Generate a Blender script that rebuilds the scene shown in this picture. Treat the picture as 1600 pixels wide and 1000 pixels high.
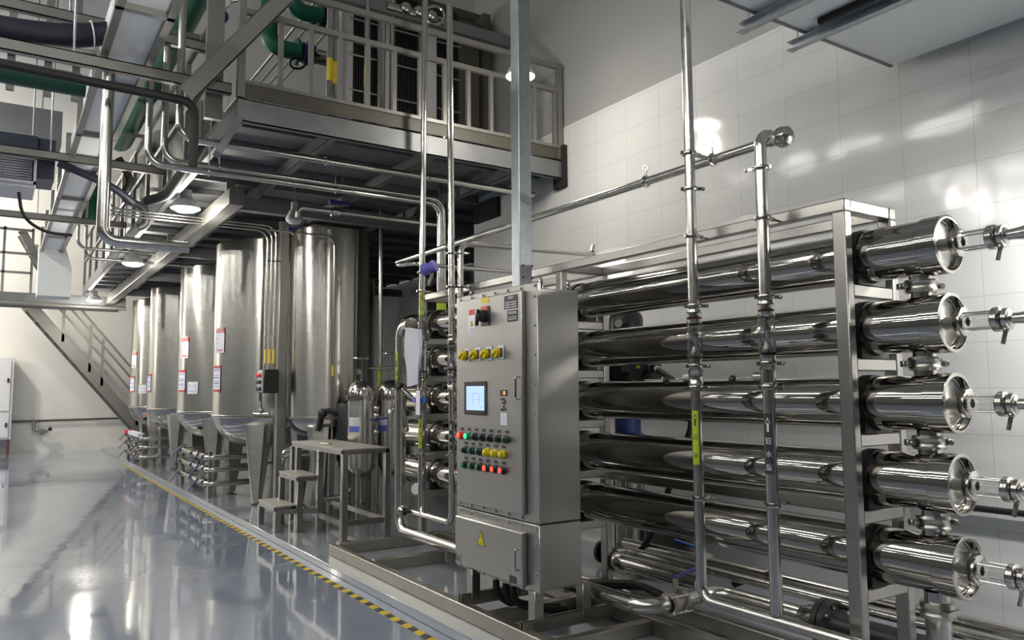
import bpy, bmesh, math, random
from mathutils import Vector, Matrix, Quaternion

random.seed(7)
C = bpy.context.scene.collection
SC = bpy.context.scene
for _o in list(bpy.data.objects):
    bpy.data.objects.remove(_o)
PI = math.pi
V = Vector

# ------------------------------------------------------------------ camera
CAM_YAW, CAM_PITCH, CAM_ROLL, CAM_F = 0.58383562, 0.08964138, -0.00609823, 1215.39
cam_d = bpy.data.cameras.new('camera')
cam = bpy.data.objects.new('camera', cam_d)
C.objects.link(cam)
_f = V((math.sin(CAM_YAW) * math.cos(CAM_PITCH), math.cos(CAM_YAW) * math.cos(CAM_PITCH), math.sin(CAM_PITCH)))
_r = _f.cross(V((0, 0, 1))).normalized()
_u = _r.cross(_f)
_r2 = _r * math.cos(CAM_ROLL) + _u * math.sin(CAM_ROLL)
_u2 = _u * math.cos(CAM_ROLL) - _r * math.sin(CAM_ROLL)
cam.matrix_world = Matrix(((_r2.x, _u2.x, -_f.x, 0), (_r2.y, _u2.y, -_f.y, 0), (_r2.z, _u2.z, -_f.z, 1.45), (0, 0, 0, 1)))
cam_d.sensor_width = 36
cam_d.lens = 36 * CAM_F / 1600
cam_d.clip_end = 200
SC.camera = cam

# ------------------------------------------------------------------ world, exposure
SC.view_settings.view_transform = 'Standard'
SC.view_settings.look = 'None'
SC.view_settings.gamma = 1
SC.view_settings.use_curve_mapping = False
SC.view_settings.exposure = 0.0
W = bpy.data.worlds.new('world')
SC.world = W
W.use_nodes = True
W.node_tree.nodes['Background'].inputs[0].default_value = (0.75, 0.8, 0.9, 1)
W.node_tree.nodes['Background'].inputs[1].default_value = 0.05
try:
    SC.cycles.use_denoising = True
    SC.cycles.max_bounces = 10
    SC.cycles.caustics_reflective = False
    SC.cycles.caustics_refractive = False
    SC.cycles.sample_clamp_indirect = 6.0
except Exception:
    pass

BATTEN_EMIT = 40.0      # ceiling tube lights
BAY_EMIT = 90.0         # lamps under the mezzanine
BAY_POWER = 62.0

# ------------------------------------------------------------------ materials
def new_mat(name):
    m = bpy.data.materials.new(name)
    m.use_nodes = True
    return m, m.node_tree.nodes, m.node_tree.links, m.node_tree.nodes['Principled BSDF']

def plain(name, col, rough=0.5, metal=0.0, coat=0.0, emit=0.0, ecol=None, spec=None):
    m, n, l, b = new_mat(name)
    b.inputs['Base Color'].default_value = (*col, 1)
    b.inputs['Roughness'].default_value = rough
    b.inputs['Metallic'].default_value = metal
    b.inputs['Coat Weight'].default_value = coat
    if emit:
        b.inputs['Emission Color'].default_value = (*(ecol or col), 1)
        b.inputs['Emission Strength'].default_value = emit
    return m

def metal(name, col, rough, scale=(40, 40, 40), var=0.12, bump=0.02, colvar=0.12, met=1.0):
    m, n, l, b = new_mat(name)
    b.inputs['Metallic'].default_value = met
    geo = n.new('ShaderNodeTexCoord')
    mp = n.new('ShaderNodeMapping')
    mp.inputs['Scale'].default_value = scale
    ns = n.new('ShaderNodeTexNoise')
    ns.inputs['Scale'].default_value = 1
    ns.inputs['Detail'].default_value = 2
    l.new(geo.outputs['Object'], mp.inputs[0])
    l.new(mp.outputs[0], ns.inputs['Vector'])
    mr = n.new('ShaderNodeMapRange')
    mr.inputs['To Min'].default_value = max(0.02, rough - var)
    mr.inputs['To Max'].default_value = rough + var
    l.new(ns.outputs['Fac'], mr.inputs['Value'])
    l.new(mr.outputs[0], b.inputs['Roughness'])
    mx = n.new('ShaderNodeMix')
    mx.data_type = 'RGBA'
    mx.inputs['A'].default_value = (*[c * (1 - colvar) for c in col], 1)
    mx.inputs['B'].default_value = (*[min(1, c * (1 + colvar)) for c in col], 1)
    l.new(ns.outputs['Fac'], mx.inputs['Factor'])
    l.new(mx.outputs['Result'], b.inputs['Base Color'])
    if bump:
        bp = n.new('ShaderNodeBump')
        bp.inputs['Strength'].default_value = bump
        bp.inputs['Distance'].default_value = 0.01
        l.new(ns.outputs['Fac'], bp.inputs['Height'])
        l.new(bp.outputs[0], b.inputs['Normal'])
    return m

STEEL = (0.56, 0.545, 0.51)
M = {}
M['steel'] = metal('polished_stainless', (0.5, 0.485, 0.455), 0.15, (30, 30, 30), 0.05, 0.0)
M['steel_pipe'] = metal('polished_tube', (0.6, 0.585, 0.55), 0.2, (25, 25, 25), 0.07, 0.0)
M['vessel'] = metal('vessel_stainless', (0.41, 0.395, 0.365), 0.06, (60, 2, 60), 0.02, 0.0, 0.06)
M['tank'] = metal('tank_stainless', (0.58, 0.565, 0.515), 0.24, (2, 2, 30), 0.05, 0.0, 0.05)
_n, _l = M['tank'].node_tree.nodes, M['tank'].node_tree.links
_t = _n.new('ShaderNodeTangent')
_t.direction_type = 'RADIAL'
_t.axis = 'Z'
_b = _n['Principled BSDF']
_b.inputs['Anisotropic'].default_value = 0.85
_b.inputs['Anisotropic Rotation'].default_value = 0.25
_l.new(_t.outputs[0], _b.inputs['Tangent'])
M['brushed'] = metal('brushed_stainless', (0.5, 0.485, 0.455), 0.3, (8, 8, 160), 0.08, 0.02, 0.1)
M['frame'] = metal('satin_square_tube', (0.4, 0.39, 0.365), 0.28, (2, 2, 2), 0.02, 0.0, 0.04)
M['cabinet'] = metal('cabinet_stainless', (0.45, 0.44, 0.415), 0.36, (3, 3, 120), 0.06, 0.015, 0.07)
M['base'] = metal('worn_base_channel', (0.42, 0.4, 0.35), 0.38, (10, 10, 10), 0.1, 0.03, 0.2)
M['galv'] = metal('galvanised_steel', (0.46, 0.49, 0.52), 0.42, (22, 22, 22), 0.1, 0.02, 0.22)
M['beam'] = metal('galvanised_beam', (0.19, 0.195, 0.2), 0.5, (6, 6, 6), 0.12, 0.03, 0.22, 0.4)
M['rail'] = metal('rail_steel', (0.25, 0.245, 0.225), 0.4, (5, 5, 5), 0.06, 0.0, 0.1, 0.5)
M['dish'] = metal('dished_end_stainless', (0.4, 0.39, 0.37), 0.12, (4, 4, 4), 0.04, 0.0, 0.06)
M['endplate'] = metal('polished_end_plate', (0.6, 0.59, 0.56), 0.3, (2, 2, 2), 0.04, 0.0, 0.04)
M['deck'] = metal('deck_plate', (0.2, 0.205, 0.21), 0.55, (3, 3, 3), 0.1, 0.02, 0.15, 0.3)
M['duct'] = plain('duct_sheet', (0.82, 0.84, 0.84), 0.42)
M['tread'] = metal('worn_tread', (0.58, 0.56, 0.52), 0.5, (20, 20, 20), 0.1, 0.03, 0.15)
M['black'] = plain('black_plastic', (0.012, 0.012, 0.014), 0.4)
M['rubber'] = plain('black_rubber', (0.006, 0.006, 0.007), 0.62)
M['motor'] = plain('black_motor_paint', (0.012, 0.014, 0.016), 0.35)
M['navy'] = plain('navy_wrap', (0.006, 0.007, 0.02), 0.6)
M['blue'] = plain('blue_paint', (0.02, 0.04, 0.16), 0.35)
M['bluegrip'] = plain('blue_grip', (0.03, 0.13, 0.55), 0.35)
M['violet'] = plain('violet_enamel', (0.17, 0.15, 0.55), 0.35)
M['navygrip'] = plain('dark_blue_grip', (0.03, 0.03, 0.2), 0.35)
M['green'] = plain('green_pipe_paint', (0.006, 0.13, 0.07), 0.42)
M['dkgreen'] = plain('dark_green_paint', (0.005, 0.06, 0.036), 0.5)
M['yellow'] = plain('yellow_plastic', (0.72, 0.56, 0.01), 0.35)
M['tapeyellow'] = plain('yellow_tape', (0.7, 0.52, 0.03), 0.45)
M['tapeblack'] = plain('black_tape', (0.03, 0.03, 0.03), 0.45)
M['lime'] = plain('lime_sticker', (0.46, 0.58, 0.02), 0.4)
M['white'] = plain('white_print', (0.75, 0.75, 0.78), 0.45)
M['paper'] = plain('white_paper', (0.8, 0.8, 0.87), 0.6)
M['red'] = plain('red_print', (0.6, 0.04, 0.03), 0.45)
M['orange'] = plain('orange_plastic', (0.8, 0.16, 0.05), 0.4)
M['print'] = plain('dark_print', (0.03, 0.03, 0.035), 0.5)
M['bluep'] = plain('blue_print', (0.12, 0.16, 0.55), 0.5)
M['redlit'] = plain('lit_red_lens', (0.7, 0.03, 0.02), 0.3, emit=1.6, ecol=(1, 0.07, 0.04))
M['greenlit'] = plain('lit_green_lens', (0.05, 0.7, 0.2), 0.3, emit=1.6, ecol=(0.03, 1, 0.3))
M['redbtn'] = plain('red_button', (0.65, 0.03, 0.03), 0.35)
M['greenbtn'] = plain('green_button', (0.02, 0.22, 0.1), 0.35)
M['dkbtn'] = plain('dark_green_button', (0.01, 0.05, 0.03), 0.35)
M['screen'] = plain('lit_screen', (0.2, 0.3, 0.4), 0.2, emit=0.9, ecol=(0.5, 0.68, 0.95))
M['led'] = plain('orange_digits', (0.8, 0.3, 0.05), 0.4, emit=2.0, ecol=(1, 0.4, 0.08))
M['batten'] = plain('tube_light', (1, 1, 1), 0.5, emit=BATTEN_EMIT, ecol=(1.0, 0.985, 0.95))
M['aisle'] = plain('aisle_lamp_lens', (1, 1, 1), 0.5, emit=16, ecol=(1.0, 0.96, 0.88))
M['batten_added'] = plain('added_tube_light', (1, 1, 1), 0.5, emit=225, ecol=(1.0, 0.985, 0.95))
M['bay'] = plain('bay_lens', (1, 1, 1), 0.5, emit=BAY_EMIT, ecol=(1.0, 0.95, 0.85))
M['whitepaint'] = plain('white_enamel', (0.66, 0.67, 0.68), 0.4)
M['hxblack'] = plain('gasket_black', (0.006, 0.006, 0.007), 0.5)
M['hxframe'] = plain('frame_plate_paint', (0.5, 0.5, 0.5), 0.45)
M['hxdark'] = plain('dark_olive_panel', (0.075, 0.07, 0.055), 0.5)
M['acwhite'] = plain('fan_coil_casing', (0.5, 0.51, 0.55), 0.45)
M['acdark'] = plain('fan_coil_dark', (0.02, 0.025, 0.045), 0.5)
M['brown'] = plain('brown_paint', (0.1, 0.05, 0.035), 0.5)
M['rust'] = plain('torn_plaster', (0.02, 0.018, 0.015), 0.9)

def glass_mat(name, col, rough=0.02, ior=1.45, alpha=None):
    m, n, l, b = new_mat(name)
    b.inputs['Base Color'].default_value = (*col, 1)
    b.inputs['Roughness'].default_value = rough
    b.inputs['IOR'].default_value = ior
    b.inputs['Transmission Weight'].default_value = 1
    b.inputs['Coat Weight'].default_value = .8
    b.inputs['Coat Roughness'].default_value = .03
    return m
M['glass'] = glass_mat('sight_glass', (0.97, 0.98, 0.98), 0.02, 1.06)
M['acrylic'] = glass_mat('acrylic_tube', (0.95, 0.97, 0.97), 0.03, 1.06)

# wall: matte plaster
def wall_mat(name, col, rough=0.55):
    m, n, l, b = new_mat(name)
    geo = n.new('ShaderNodeTexCoord')
    ns = n.new('ShaderNodeTexNoise')
    ns.inputs['Scale'].default_value = 1.3
    ns.inputs['Detail'].default_value = 6
    l.new(geo.outputs['Object'], ns.inputs['Vector'])
    mx = n.new('ShaderNodeMix')
    mx.data_type = 'RGBA'
    mx.inputs['A'].default_value = (*[c * 0.93 for c in col], 1)
    mx.inputs['B'].default_value = (*[c * 1.05 for c in col], 1)
    l.new(ns.outputs['Fac'], mx.inputs['Factor'])
    l.new(mx.outputs['Result'], b.inputs['Base Color'])
    b.inputs['Roughness'].default_value = rough
    return m
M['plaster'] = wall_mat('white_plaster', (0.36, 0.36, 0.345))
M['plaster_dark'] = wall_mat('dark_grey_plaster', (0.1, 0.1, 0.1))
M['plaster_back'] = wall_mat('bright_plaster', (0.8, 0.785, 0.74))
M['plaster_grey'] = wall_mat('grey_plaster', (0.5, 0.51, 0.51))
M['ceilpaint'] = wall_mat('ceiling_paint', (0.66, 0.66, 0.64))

def tile_mat():
    m, n, l, b = new_mat('glazed_wall_tile')
    geo = n.new('ShaderNodeNewGeometry')
    sep = n.new('ShaderNodeSeparateXYZ')
    l.new(geo.outputs['Position'], sep.inputs[0])
    a1 = n.new('ShaderNodeMath'); a1.operation = 'ADD'; a1.inputs[1].default_value = 42.0 - 2.58
    a2 = n.new('ShaderNodeMath'); a2.operation = 'ADD'; a2.inputs[1].default_value = 2.58 * 2 - 2.734
    l.new(sep.outputs['Y'], a1.inputs[0])
    l.new(sep.outputs['Z'], a2.inputs[0])
    cmb = n.new('ShaderNodeCombineXYZ')
    l.new(a1.outputs[0], cmb.inputs[0])
    l.new(a2.outputs[0], cmb.inputs[1])
    br = n.new('ShaderNodeTexBrick')
    br.offset = 0.0
    br.squash = 1.0
    br.inputs['Color1'].default_value = (0.76, 0.76, 0.74, 1)
    br.inputs['Color2'].default_value = (0.735, 0.735, 0.715, 1)
    br.inputs['Mortar'].default_value = (0.53, 0.53, 0.52, 1)
    br.inputs['Scale'].default_value = 1
    br.inputs['Mortar Size'].default_value = 0.0018
    br.inputs['Mortar Smooth'].default_value = 0.2
    br.inputs['Brick Width'].default_value = 0.42
    br.inputs['Row Height'].default_value = 0.258
    l.new(cmb.outputs[0], br.inputs['Vector'])
    l.new(br.outputs['Color'], b.inputs['Base Color'])
    b.inputs['Roughness'].default_value = 0.1
    b.inputs['Specular IOR Level'].default_value = 0.5
    ns = n.new('ShaderNodeTexNoise')
    ns.inputs['Scale'].default_value = 2.2
    ns.inputs['Detail'].default_value = 2
    l.new(cmb.outputs[0], ns.inputs['Vector'])
    ad = n.new('ShaderNodeMath'); ad.operation = 'MULTIPLY_ADD'
    ad.inputs[1].default_value = -0.4
    l.new(br.outputs['Fac'], ad.inputs[0])
    l.new(ns.outputs['Fac'], ad.inputs[2])
    bp = n.new('ShaderNodeBump')
    bp.inputs['Strength'].default_value = 0.25
    bp.inputs['Distance'].default_value = 0.02
    l.new(ad.outputs[0], bp.inputs['Height'])
    l.new(bp.outputs[0], b.inputs['Normal'])
    return m
M['tile'] = tile_mat()

def floor_mat(name, col, rough, bump):
    m, n, l, b = new_mat(name)
    geo = n.new('ShaderNodeNewGeometry')
    ns = n.new('ShaderNodeTexNoise')
    ns.inputs['Scale'].default_value = 1.1
    ns.inputs['Detail'].default_value = 5
    l.new(geo.outputs['Position'], ns.inputs['Vector'])
    mx = n.new('ShaderNodeMix')
    mx.data_type = 'RGBA'
    mx.inputs['A'].default_value = (*[c * 0.8 for c in col], 1)
    mx.inputs['B'].default_value = (*[c * 1.18 for c in col], 1)
    l.new(ns.outputs['Fac'], mx.inputs['Factor'])
    l.new(mx.outputs['Result'], b.inputs['Base Color'])
    n2 = n.new('ShaderNodeTexNoise')
    n2.inputs['Scale'].default_value = 0.8
    n2.inputs['Detail'].default_value = 3
    l.new(geo.outputs['Position'], n2.inputs['Vector'])
    mr = n.new('ShaderNodeMapRange')
    mr.inputs['From Min'].default_value = 0.35
    mr.inputs['From Max'].default_value = 0.65
    mr.inputs['To Min'].default_value = max(0.03, rough - 0.07)
    mr.inputs['To Max'].default_value = rough + 0.1
    l.new(n2.outputs['Fac'], mr.inputs['Value'])
    l.new(mr.outputs[0], b.inputs['Roughness'])
    b.inputs['IOR'].default_value = 1.55
    b.inputs['Coat Weight'].default_value = 0.6
    b.inputs['Coat Roughness'].default_value = 0.04
    n3 = n.new('ShaderNodeTexNoise')
    n3.inputs['Scale'].default_value = 3.0
    n3.inputs['Detail'].default_value = 2
    l.new(geo.outputs['Position'], n3.inputs['Vector'])
    bp = n.new('ShaderNodeBump')
    bp.inputs['Strength'].default_value = bump
    bp.inputs['Distance'].default_value = 0.02
    l.new(n3.outputs['Fac'], bp.inputs['Height'])
    l.new(bp.outputs[0], b.inputs['Normal'])
    l.new(bp.outputs[0], b.inputs['Coat Normal'])
    return m
M['floor'] = floor_mat('grey_epoxy_floor', (0.235, 0.275, 0.355), 0.1, 0.06)
M['plinth'] = floor_mat('grey_epoxy_plinth', (0.29, 0.315, 0.355), 0.16, 0.06)

# ------------------------------------------------------------------ mesh builder
OFF = {}

class MB:
    def __init__(s):
        s.v, s.f = [], []

    def add(s, vs, fs):
        k = len(s.v)
        s.v += [V(p) for p in vs]
        s.f += [tuple(i + k for i in f) for f in fs]
        return s

    def box(s, x0, x1, y0, y1, z0, z1):
        x0, x1 = sorted((x0, x1)); y0, y1 = sorted((y0, y1)); z0, z1 = sorted((z0, z1))
        vs = [(x, y, z) for z in (z0, z1) for y in (y0, y1) for x in (x0, x1)]
        return s.add(vs, [(0, 2, 3, 1), (4, 5, 7, 6), (0, 1, 5, 4), (2, 6, 7, 3), (0, 4, 6, 2), (1, 3, 7, 5)])

    def beam(s, p, q, w, h, up=(0, 0, 1)):
        p, q, up = V(p), V(q), V(up)
        d = (q - p).normalized()
        a = d.cross(up)
        if a.length < 1e-4:
            a = d.cross(V((0, 1, 0)))
        a.normalize()
        b = a.cross(d)
        vs = []
        for c in (p, q):
            for i, j in ((-1, -1), (1, -1), (1, 1), (-1, 1)):
                vs.append(c + a * (i * w / 2) + b * (j * h / 2))
        return s.add(vs, [(3, 2, 1, 0), (4, 5, 6, 7), (0, 1, 5, 4), (1, 2, 6, 5), (2, 3, 7, 6), (3, 0, 4, 7)])

    def channel(s, p, q, w, h, t, face):
        """U section from p to q; web on the side FACE points to, flanges reach back."""
        p, q, face = V(p), V(q), V(face).normalized()
        d = (q - p).normalized()
        up = face.cross(d).normalized()
        if up.z < 0:
            up = -up
        s.beam(p + face * (w / 2 - t / 2), q + face * (w / 2 - t / 2), t, h, up)
        for k in (-1, 1):
            s.beam(p + up * k * (h / 2 - t / 2), q + up * k * (h / 2 - t / 2), w, t, up)
        return s

    def tube(s, pts, r, n=14, bend=0.0, seg=6, caps=True):
        pts = [V(p) for p in pts]
        path = [pts[0]]
        for i in range(1, len(pts) - 1):
            a, b, c = pts[i - 1], pts[i], pts[i + 1]
            d1, d2 = (a - b), (c - b)
            rb = min(bend, d1.length * 0.49, d2.length * 0.49)
            if rb < 1e-5:
                path.append(b)
                continue
            d1.normalize(); d2.normalize()
            half = d1.angle(d2) / 2
            t = rb
            R = t * math.tan(half)
            ctr = b + (d1 + d2).normalized() * (t / math.cos(half))
            p1, p2 = b + d1 * t, b + d2 * t
            v1, v2 = p1 - ctr, p2 - ctr
            ang = v1.angle(v2)
            ax = v1.cross(v2)
            if ax.length < 1e-9:
                path.append(b)
                continue
            ax.normalize()
            for k in range(seg + 1):
                path.append(ctr + Quaternion(ax, ang * k / seg) @ v1)
        path.append(pts[-1])
        clean = [path[0]]
        for p in path[1:]:
            if (p - clean[-1]).length > 1e-5:
                clean.append(p)
        path = clean
        tang = []
        for i in range(len(path)):
            a = path[max(0, i - 1)]
            b = path[min(len(path) - 1, i + 1)]
            tang.append((b - a).normalized())
        t0 = tang[0]
        nrm = t0.cross(V((0, 0, 1)))
        if nrm.length < 1e-3:
            nrm = t0.cross(V((0, 1, 0)))
        nrm.normalize()
        k0 = len(s.v)
        for i, p in enumerate(path):
            if i:
                q = tang[i - 1].rotation_difference(tang[i])
                nrm = q @ nrm
                nrm = (nrm - tang[i] * nrm.dot(tang[i])).normalized()
            bn = tang[i].cross(nrm)
            for j in range(n):
                a = 2 * PI * j / n
                s.v.append(p + nrm * (r * math.cos(a)) + bn * (r * math.sin(a)))
        m = len(path)
        for i in range(m - 1):
            for j in range(n):
                a = k0 + i * n + j
                b = k0 + i * n + (j + 1) % n
                s.f.append((a, b, b + n, a + n))
        if caps:
            s.f.append(tuple(k0 + j for j in range(n))[::-1])
            s.f.append(tuple(k0 + (m - 1) * n + j for j in range(n)))
        return s

    def cyl(s, p, q, r, n=20, r1=None):
        return s.lathe(p, V(q) - V(p), [(0, 0), (r, 0), (r if r1 is None else r1, (V(q) - V(p)).length), (0, (V(q) - V(p)).length)], n)

    def lathe(s, o, axis, prof, n=24):
        o, ax = V(o), V(axis).normalized()
        a = ax.cross(V((0, 0, 1)))
        if a.length < 1e-3:
            a = V((1, 0, 0))
        a.normalize()
        b = ax.cross(a)
        rings = []
        for r, t in prof:
            if r < 1e-6:
                rings.append([len(s.v)])
                s.v.append(o + ax * t)
            else:
                k = len(s.v)
                rings.append(list(range(k, k + n)))
                for j in range(n):
                    an = 2 * PI * j / n
                    s.v.append(o + ax * t + a * (r * math.cos(an)) + b * (r * math.sin(an)))
        for r0, r1 in zip(rings, rings[1:]):
            if len(r0) == 1 and len(r1) == 1:
                continue
            for j in range(n):
                k = (j + 1) % n
                if len(r0) == 1:
                    s.f.append((r0[0], r1[k], r1[j]))
                elif len(r1) == 1:
                    s.f.append((r0[j], r0[k], r1[0]))
                else:
                    s.f.append((r0[j], r0[k], r1[k], r1[j]))
        return s

    def torus(s, o, axis, R, r, n=24, m=8):
        o, ax = V(o), V(axis).normalized()
        prof = [(R + r * math.cos(2 * PI * k / m), r * math.sin(2 * PI * k / m)) for k in range(m + 1)]
        return s.lathe(o, ax, prof, n)

    def prism(s, poly, vec):
        poly = [V(p) for p in poly]
        n = len(poly)
        vec = V(vec)
        return s.add(poly + [p + vec for p in poly],
                     [tuple(range(n))[::-1], tuple(range(n, 2 * n))] + [(i, (i + 1) % n, (i + 1) % n + n, i + n) for i in range(n)])

    def ball(s, o, r, n=14, sx=1.0):
        prof = [(r * math.sin(PI * k / 8), -r * math.cos(PI * k / 8) * sx) for k in range(9)]
        return s.lathe(o, (0, 0, 1), prof, n)

    def build(s, name, mat, parent=None, loc=None, bevel=0.0, seg=1, smooth=True, mats=None):
        if parent is not None:
            off = OFF[parent.name]
        elif loc is not None:
            off = V(loc)
        else:
            xs = [p.x for p in s.v]; ys = [p.y for p in s.v]; zs = [p.z for p in s.v]
            off = V(((min(xs) + max(xs)) / 2, (min(ys) + max(ys)) / 2, min(zs)))
        me = bpy.data.meshes.new(name)
        me.from_pydata([p - off for p in s.v], [], s.f)
        bm = bmesh.new()
        bm.from_mesh(me)
        bmesh.ops.remove_doubles(bm, verts=bm.verts, dist=1e-6)
        bmesh.ops.recalc_face_normals(bm, faces=bm.faces)
        bm.to_mesh(me)
        bm.free()
        if smooth:
            me.shade_smooth()
            me.set_sharp_from_angle(angle=math.radians(38))
        me.materials.append(M[mat])
        o = bpy.data.objects.new(name, me)
        C.objects.link(o)
        if parent is not None:
            o.parent = parent
        else:
            o.location = off
        OFF[o.name] = off
        if bevel:
            md = o.modifiers.new('bevel', 'BEVEL')
            md.width = bevel
            md.segments = seg
            md.limit_method = 'ANGLE'
            md.harden_normals = False
        return o

def tag(o, label, cat, group=None):
    o['label'] = label
    o['category'] = cat
    if group:
        o['group'] = group
    return o

def thing(name, label, cat, loc, group=None):
    o = bpy.data.objects.new(name, None)
    o.empty_display_size = 0.1
    C.objects.link(o)
    o.location = loc
    OFF[o.name] = V(loc)
    return tag(o, label, cat, group)

def struct(mb, name, mat, **k):
    o = mb.build(name, mat, **k)
    o['kind'] = 'structure'
    return o

def dup(root, loc, label, group=None):
    r = root.copy()
    C.objects.link(r)
    r.location = loc
    OFF[r.name] = V(loc)
    r['label'] = label
    if group:
        r['group'] = group
    for ch in list(root.children):
        c = ch.copy()
        C.objects.link(c)
        c.parent = r
        OFF[c.name] = V(loc)
        for g in list(ch.children):
            d = g.copy()
            C.objects.link(d)
            d.parent = c
    return r

def text_mesh(body, size):
    cu = bpy.data.curves.new('glyphs', 'FONT')
    cu.body = body
    cu.size = size
    cu.align_x = 'CENTER'
    cu.align_y = 'CENTER'
    cu.resolution_u = 3
    ob = bpy.data.objects.new('glyphs', cu)
    C.objects.link(ob)
    dg = bpy.context.evaluated_depsgraph_get()
    dg.update()
    me = bpy.data.meshes.new_from_object(ob.evaluated_get(dg))
    vs = [v.co.copy() for v in me.vertices]
    fs = [tuple(p.vertices) for p in me.polygons]
    bpy.data.objects.remove(ob)
    bpy.data.curves.remove(cu)
    bpy.data.meshes.remove(me)
    return vs, fs

def lettering(mb, body, origin, right, up, size):
    vs, fs = text_mesh(body, size)
    o, r, u = V(origin), V(right).normalized(), V(up).normalized()
    return mb.add([o + r * p.x + u * p.y for p in vs], fs)

def arc_patch(mb, cx, cy, r, z0, z1, a0, a1, n=8):
    vs, fs = [], []
    for i in range(n + 1):
        a = a0 + (a1 - a0) * i / n
        for z in (z0, z1):
            vs.append((cx + r * math.cos(a), cy + r * math.sin(a), z))
    for i in range(n):
        fs.append((2 * i, 2 * i + 2, 2 * i + 3, 2 * i + 1))
    return mb.add(vs, fs)

def bent_shape(mb, vs, fs, cx, cy, r, ang, z):
    """wrap flat (u, v) points round a vertical cylinder; u runs to the viewer's right"""
    return mb.add([(cx + r * math.cos(ang + p[0] / r), cy + r * math.sin(ang + p[0] / r), z + p[1]) for p in vs], fs)

ARROW_V = [(-.006, 0), (.006, 0), (.006, .045), (.014, .045), (0, .075), (-.014, .045), (-.006, .045)]
ARROW_F = [(0, 1, 2, 6), (3, 4, 5), (6, 2, 3, 5)]

def view_angle(x, y, turn=0.0):
    return math.atan2(-y, -x) + turn

def pipe_sticker(parent, cx, cy, r, z0, z1, turn, half, ground, ink, chars, up=True):
    a = view_angle(cx, cy, turn)
    st = arc_patch(MB(), cx, cy, r + .0012, z0, z1, a - half, a + half).build('flow_sticker', ground, parent)
    ik = MB()
    k = r / .03
    bent_shape(ik, [(p[0] * k * .9, p[1] * k * .9) for p in ARROW_V], ARROW_F, cx, cy, r + .0022, a, z1 - .085 * k)
    gap = (z1 - z0 - .1 * k) / max(1, len(chars))
    for i, ch in enumerate(chars):
        vs, fs = text_mesh(ch, .034 * k)
        bent_shape(ik, [(p.x, p.y) for p in vs], fs, cx, cy, r + .0022, a, z1 - .1 * k - gap * (i + .5))
    ik.build('lettering', ink, st)
    return st

# ================================================================== SETTING
struct(MB().box(-9, 9, -6, 22.9, -.15, 0), 'floor', 'floor')
struct(MB().box(2.29, 9, -6, 22.6, 0, .06), 'floor_plinth', 'plinth', bevel=.004)
struct(MB().box(4.62, 4.9, -6, 7.77, 0, 7.0), 'wall_right', 'plaster')
struct(MB().box(4.606, 4.622, -6, 7.77, .06, 4.055), 'wall_right_tiling', 'tile')
struct(MB().box(4.9, 7.2, 7.6, 7.77, 0, 7.0), 'wall_recess', 'plaster_grey')
struct(MB().box(7.0, 7.2, 7.77, 22.6, 0, 7.0), 'wall_recess_side', 'plaster_grey')
struct(MB().box(-9, 9, 22.6, 22.9, 0, 7.0), 'wall_back', 'plaster_back')
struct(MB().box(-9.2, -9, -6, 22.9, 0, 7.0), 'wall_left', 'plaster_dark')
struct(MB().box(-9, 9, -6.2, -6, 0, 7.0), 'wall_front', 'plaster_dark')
struct(MB().box(-9.2, 9, -6.2, 22.9, 7.0, 7.2), 'ceiling', 'ceilpaint')

# hazard tape on the floor along the plinth
def stripe_mat():
    m, n, l, b = new_mat('hazard_stripes')
    geo = n.new('ShaderNodeNewGeometry')
    sep = n.new('ShaderNodeSeparateXYZ')
    l.new(geo.outputs['Position'], sep.inputs[0])
    a = n.new('ShaderNodeMath'); a.operation = 'MULTIPLY_ADD'
    a.inputs[1].default_value = -.35
    l.new(sep.outputs['X'], a.inputs[0])
    l.new(sep.outputs['Y'], a.inputs[2])
    f = n.new('ShaderNodeMath'); f.operation = 'PINGPONG'
    f.inputs[1].default_value = .085
    l.new(a.outputs[0], f.inputs[0])
    g = n.new('ShaderNodeMath'); g.operation = 'GREATER_THAN'
    g.inputs[1].default_value = .0425
    l.new(f.outputs[0], g.inputs[0])
    mx = n.new('ShaderNodeMix'); mx.data_type = 'RGBA'
    mx.inputs['A'].default_value = (.72, .53, .03, 1)
    mx.inputs['B'].default_value = (.03, .03, .03, 1)
    l.new(g.outputs[0], mx.inputs['Factor'])
    l.new(mx.outputs['Result'], b.inputs['Base Color'])
    b.inputs['Roughness'].default_value = .4
    return m
M['stripes'] = stripe_mat()
o = MB().box(2.158, 2.212, 1.0, 17.5, 0, .0014).build('hazard_tape', 'stripes', smooth=False)
tag(o, 'yellow and black striped floor tape running along the raised kerb', 'tape')

# ------------------------------------------------------------------ ceiling tube lights (reflected in the steel)
def batten(x, y, z, label, mat='batten', top=7.0):
    t = thing('ceiling_tube_light', label, 'lamp', (x, y, z), 'tube lights in rows along the hall')
    MB().box(x - .06, x + .06, y - .9, y + .9, z, z + .06).build('housing', 'whitepaint', t)
    MB().tube([(x, y - .88, z - .025), (x, y + .88, z - .025)], .03, 10).build('tube', mat, t)
    for s in (-.8, .8):
        MB().cyl((x, y + s, z + .06), (x, y + s, top), .006, 6).build('hanger_rod', 'galv', t)
    return t
for row, (bx, bz) in enumerate(((-.95, 4.9), (-2.7, 4.6), (-5.4, 4.6))):
    for k in range(12):
        batten(bx, -3.6 + k * 2.1 + row * .7, bz, 'white tube light hung in a row above the hall floor')

batten(4.02, .5, 2.35, 'added unseen tube light hung low under the overhead duct, right of the picture', 'batten_added', 3.44)  # added out of view to brighten the tiled wall and duct underside

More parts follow.
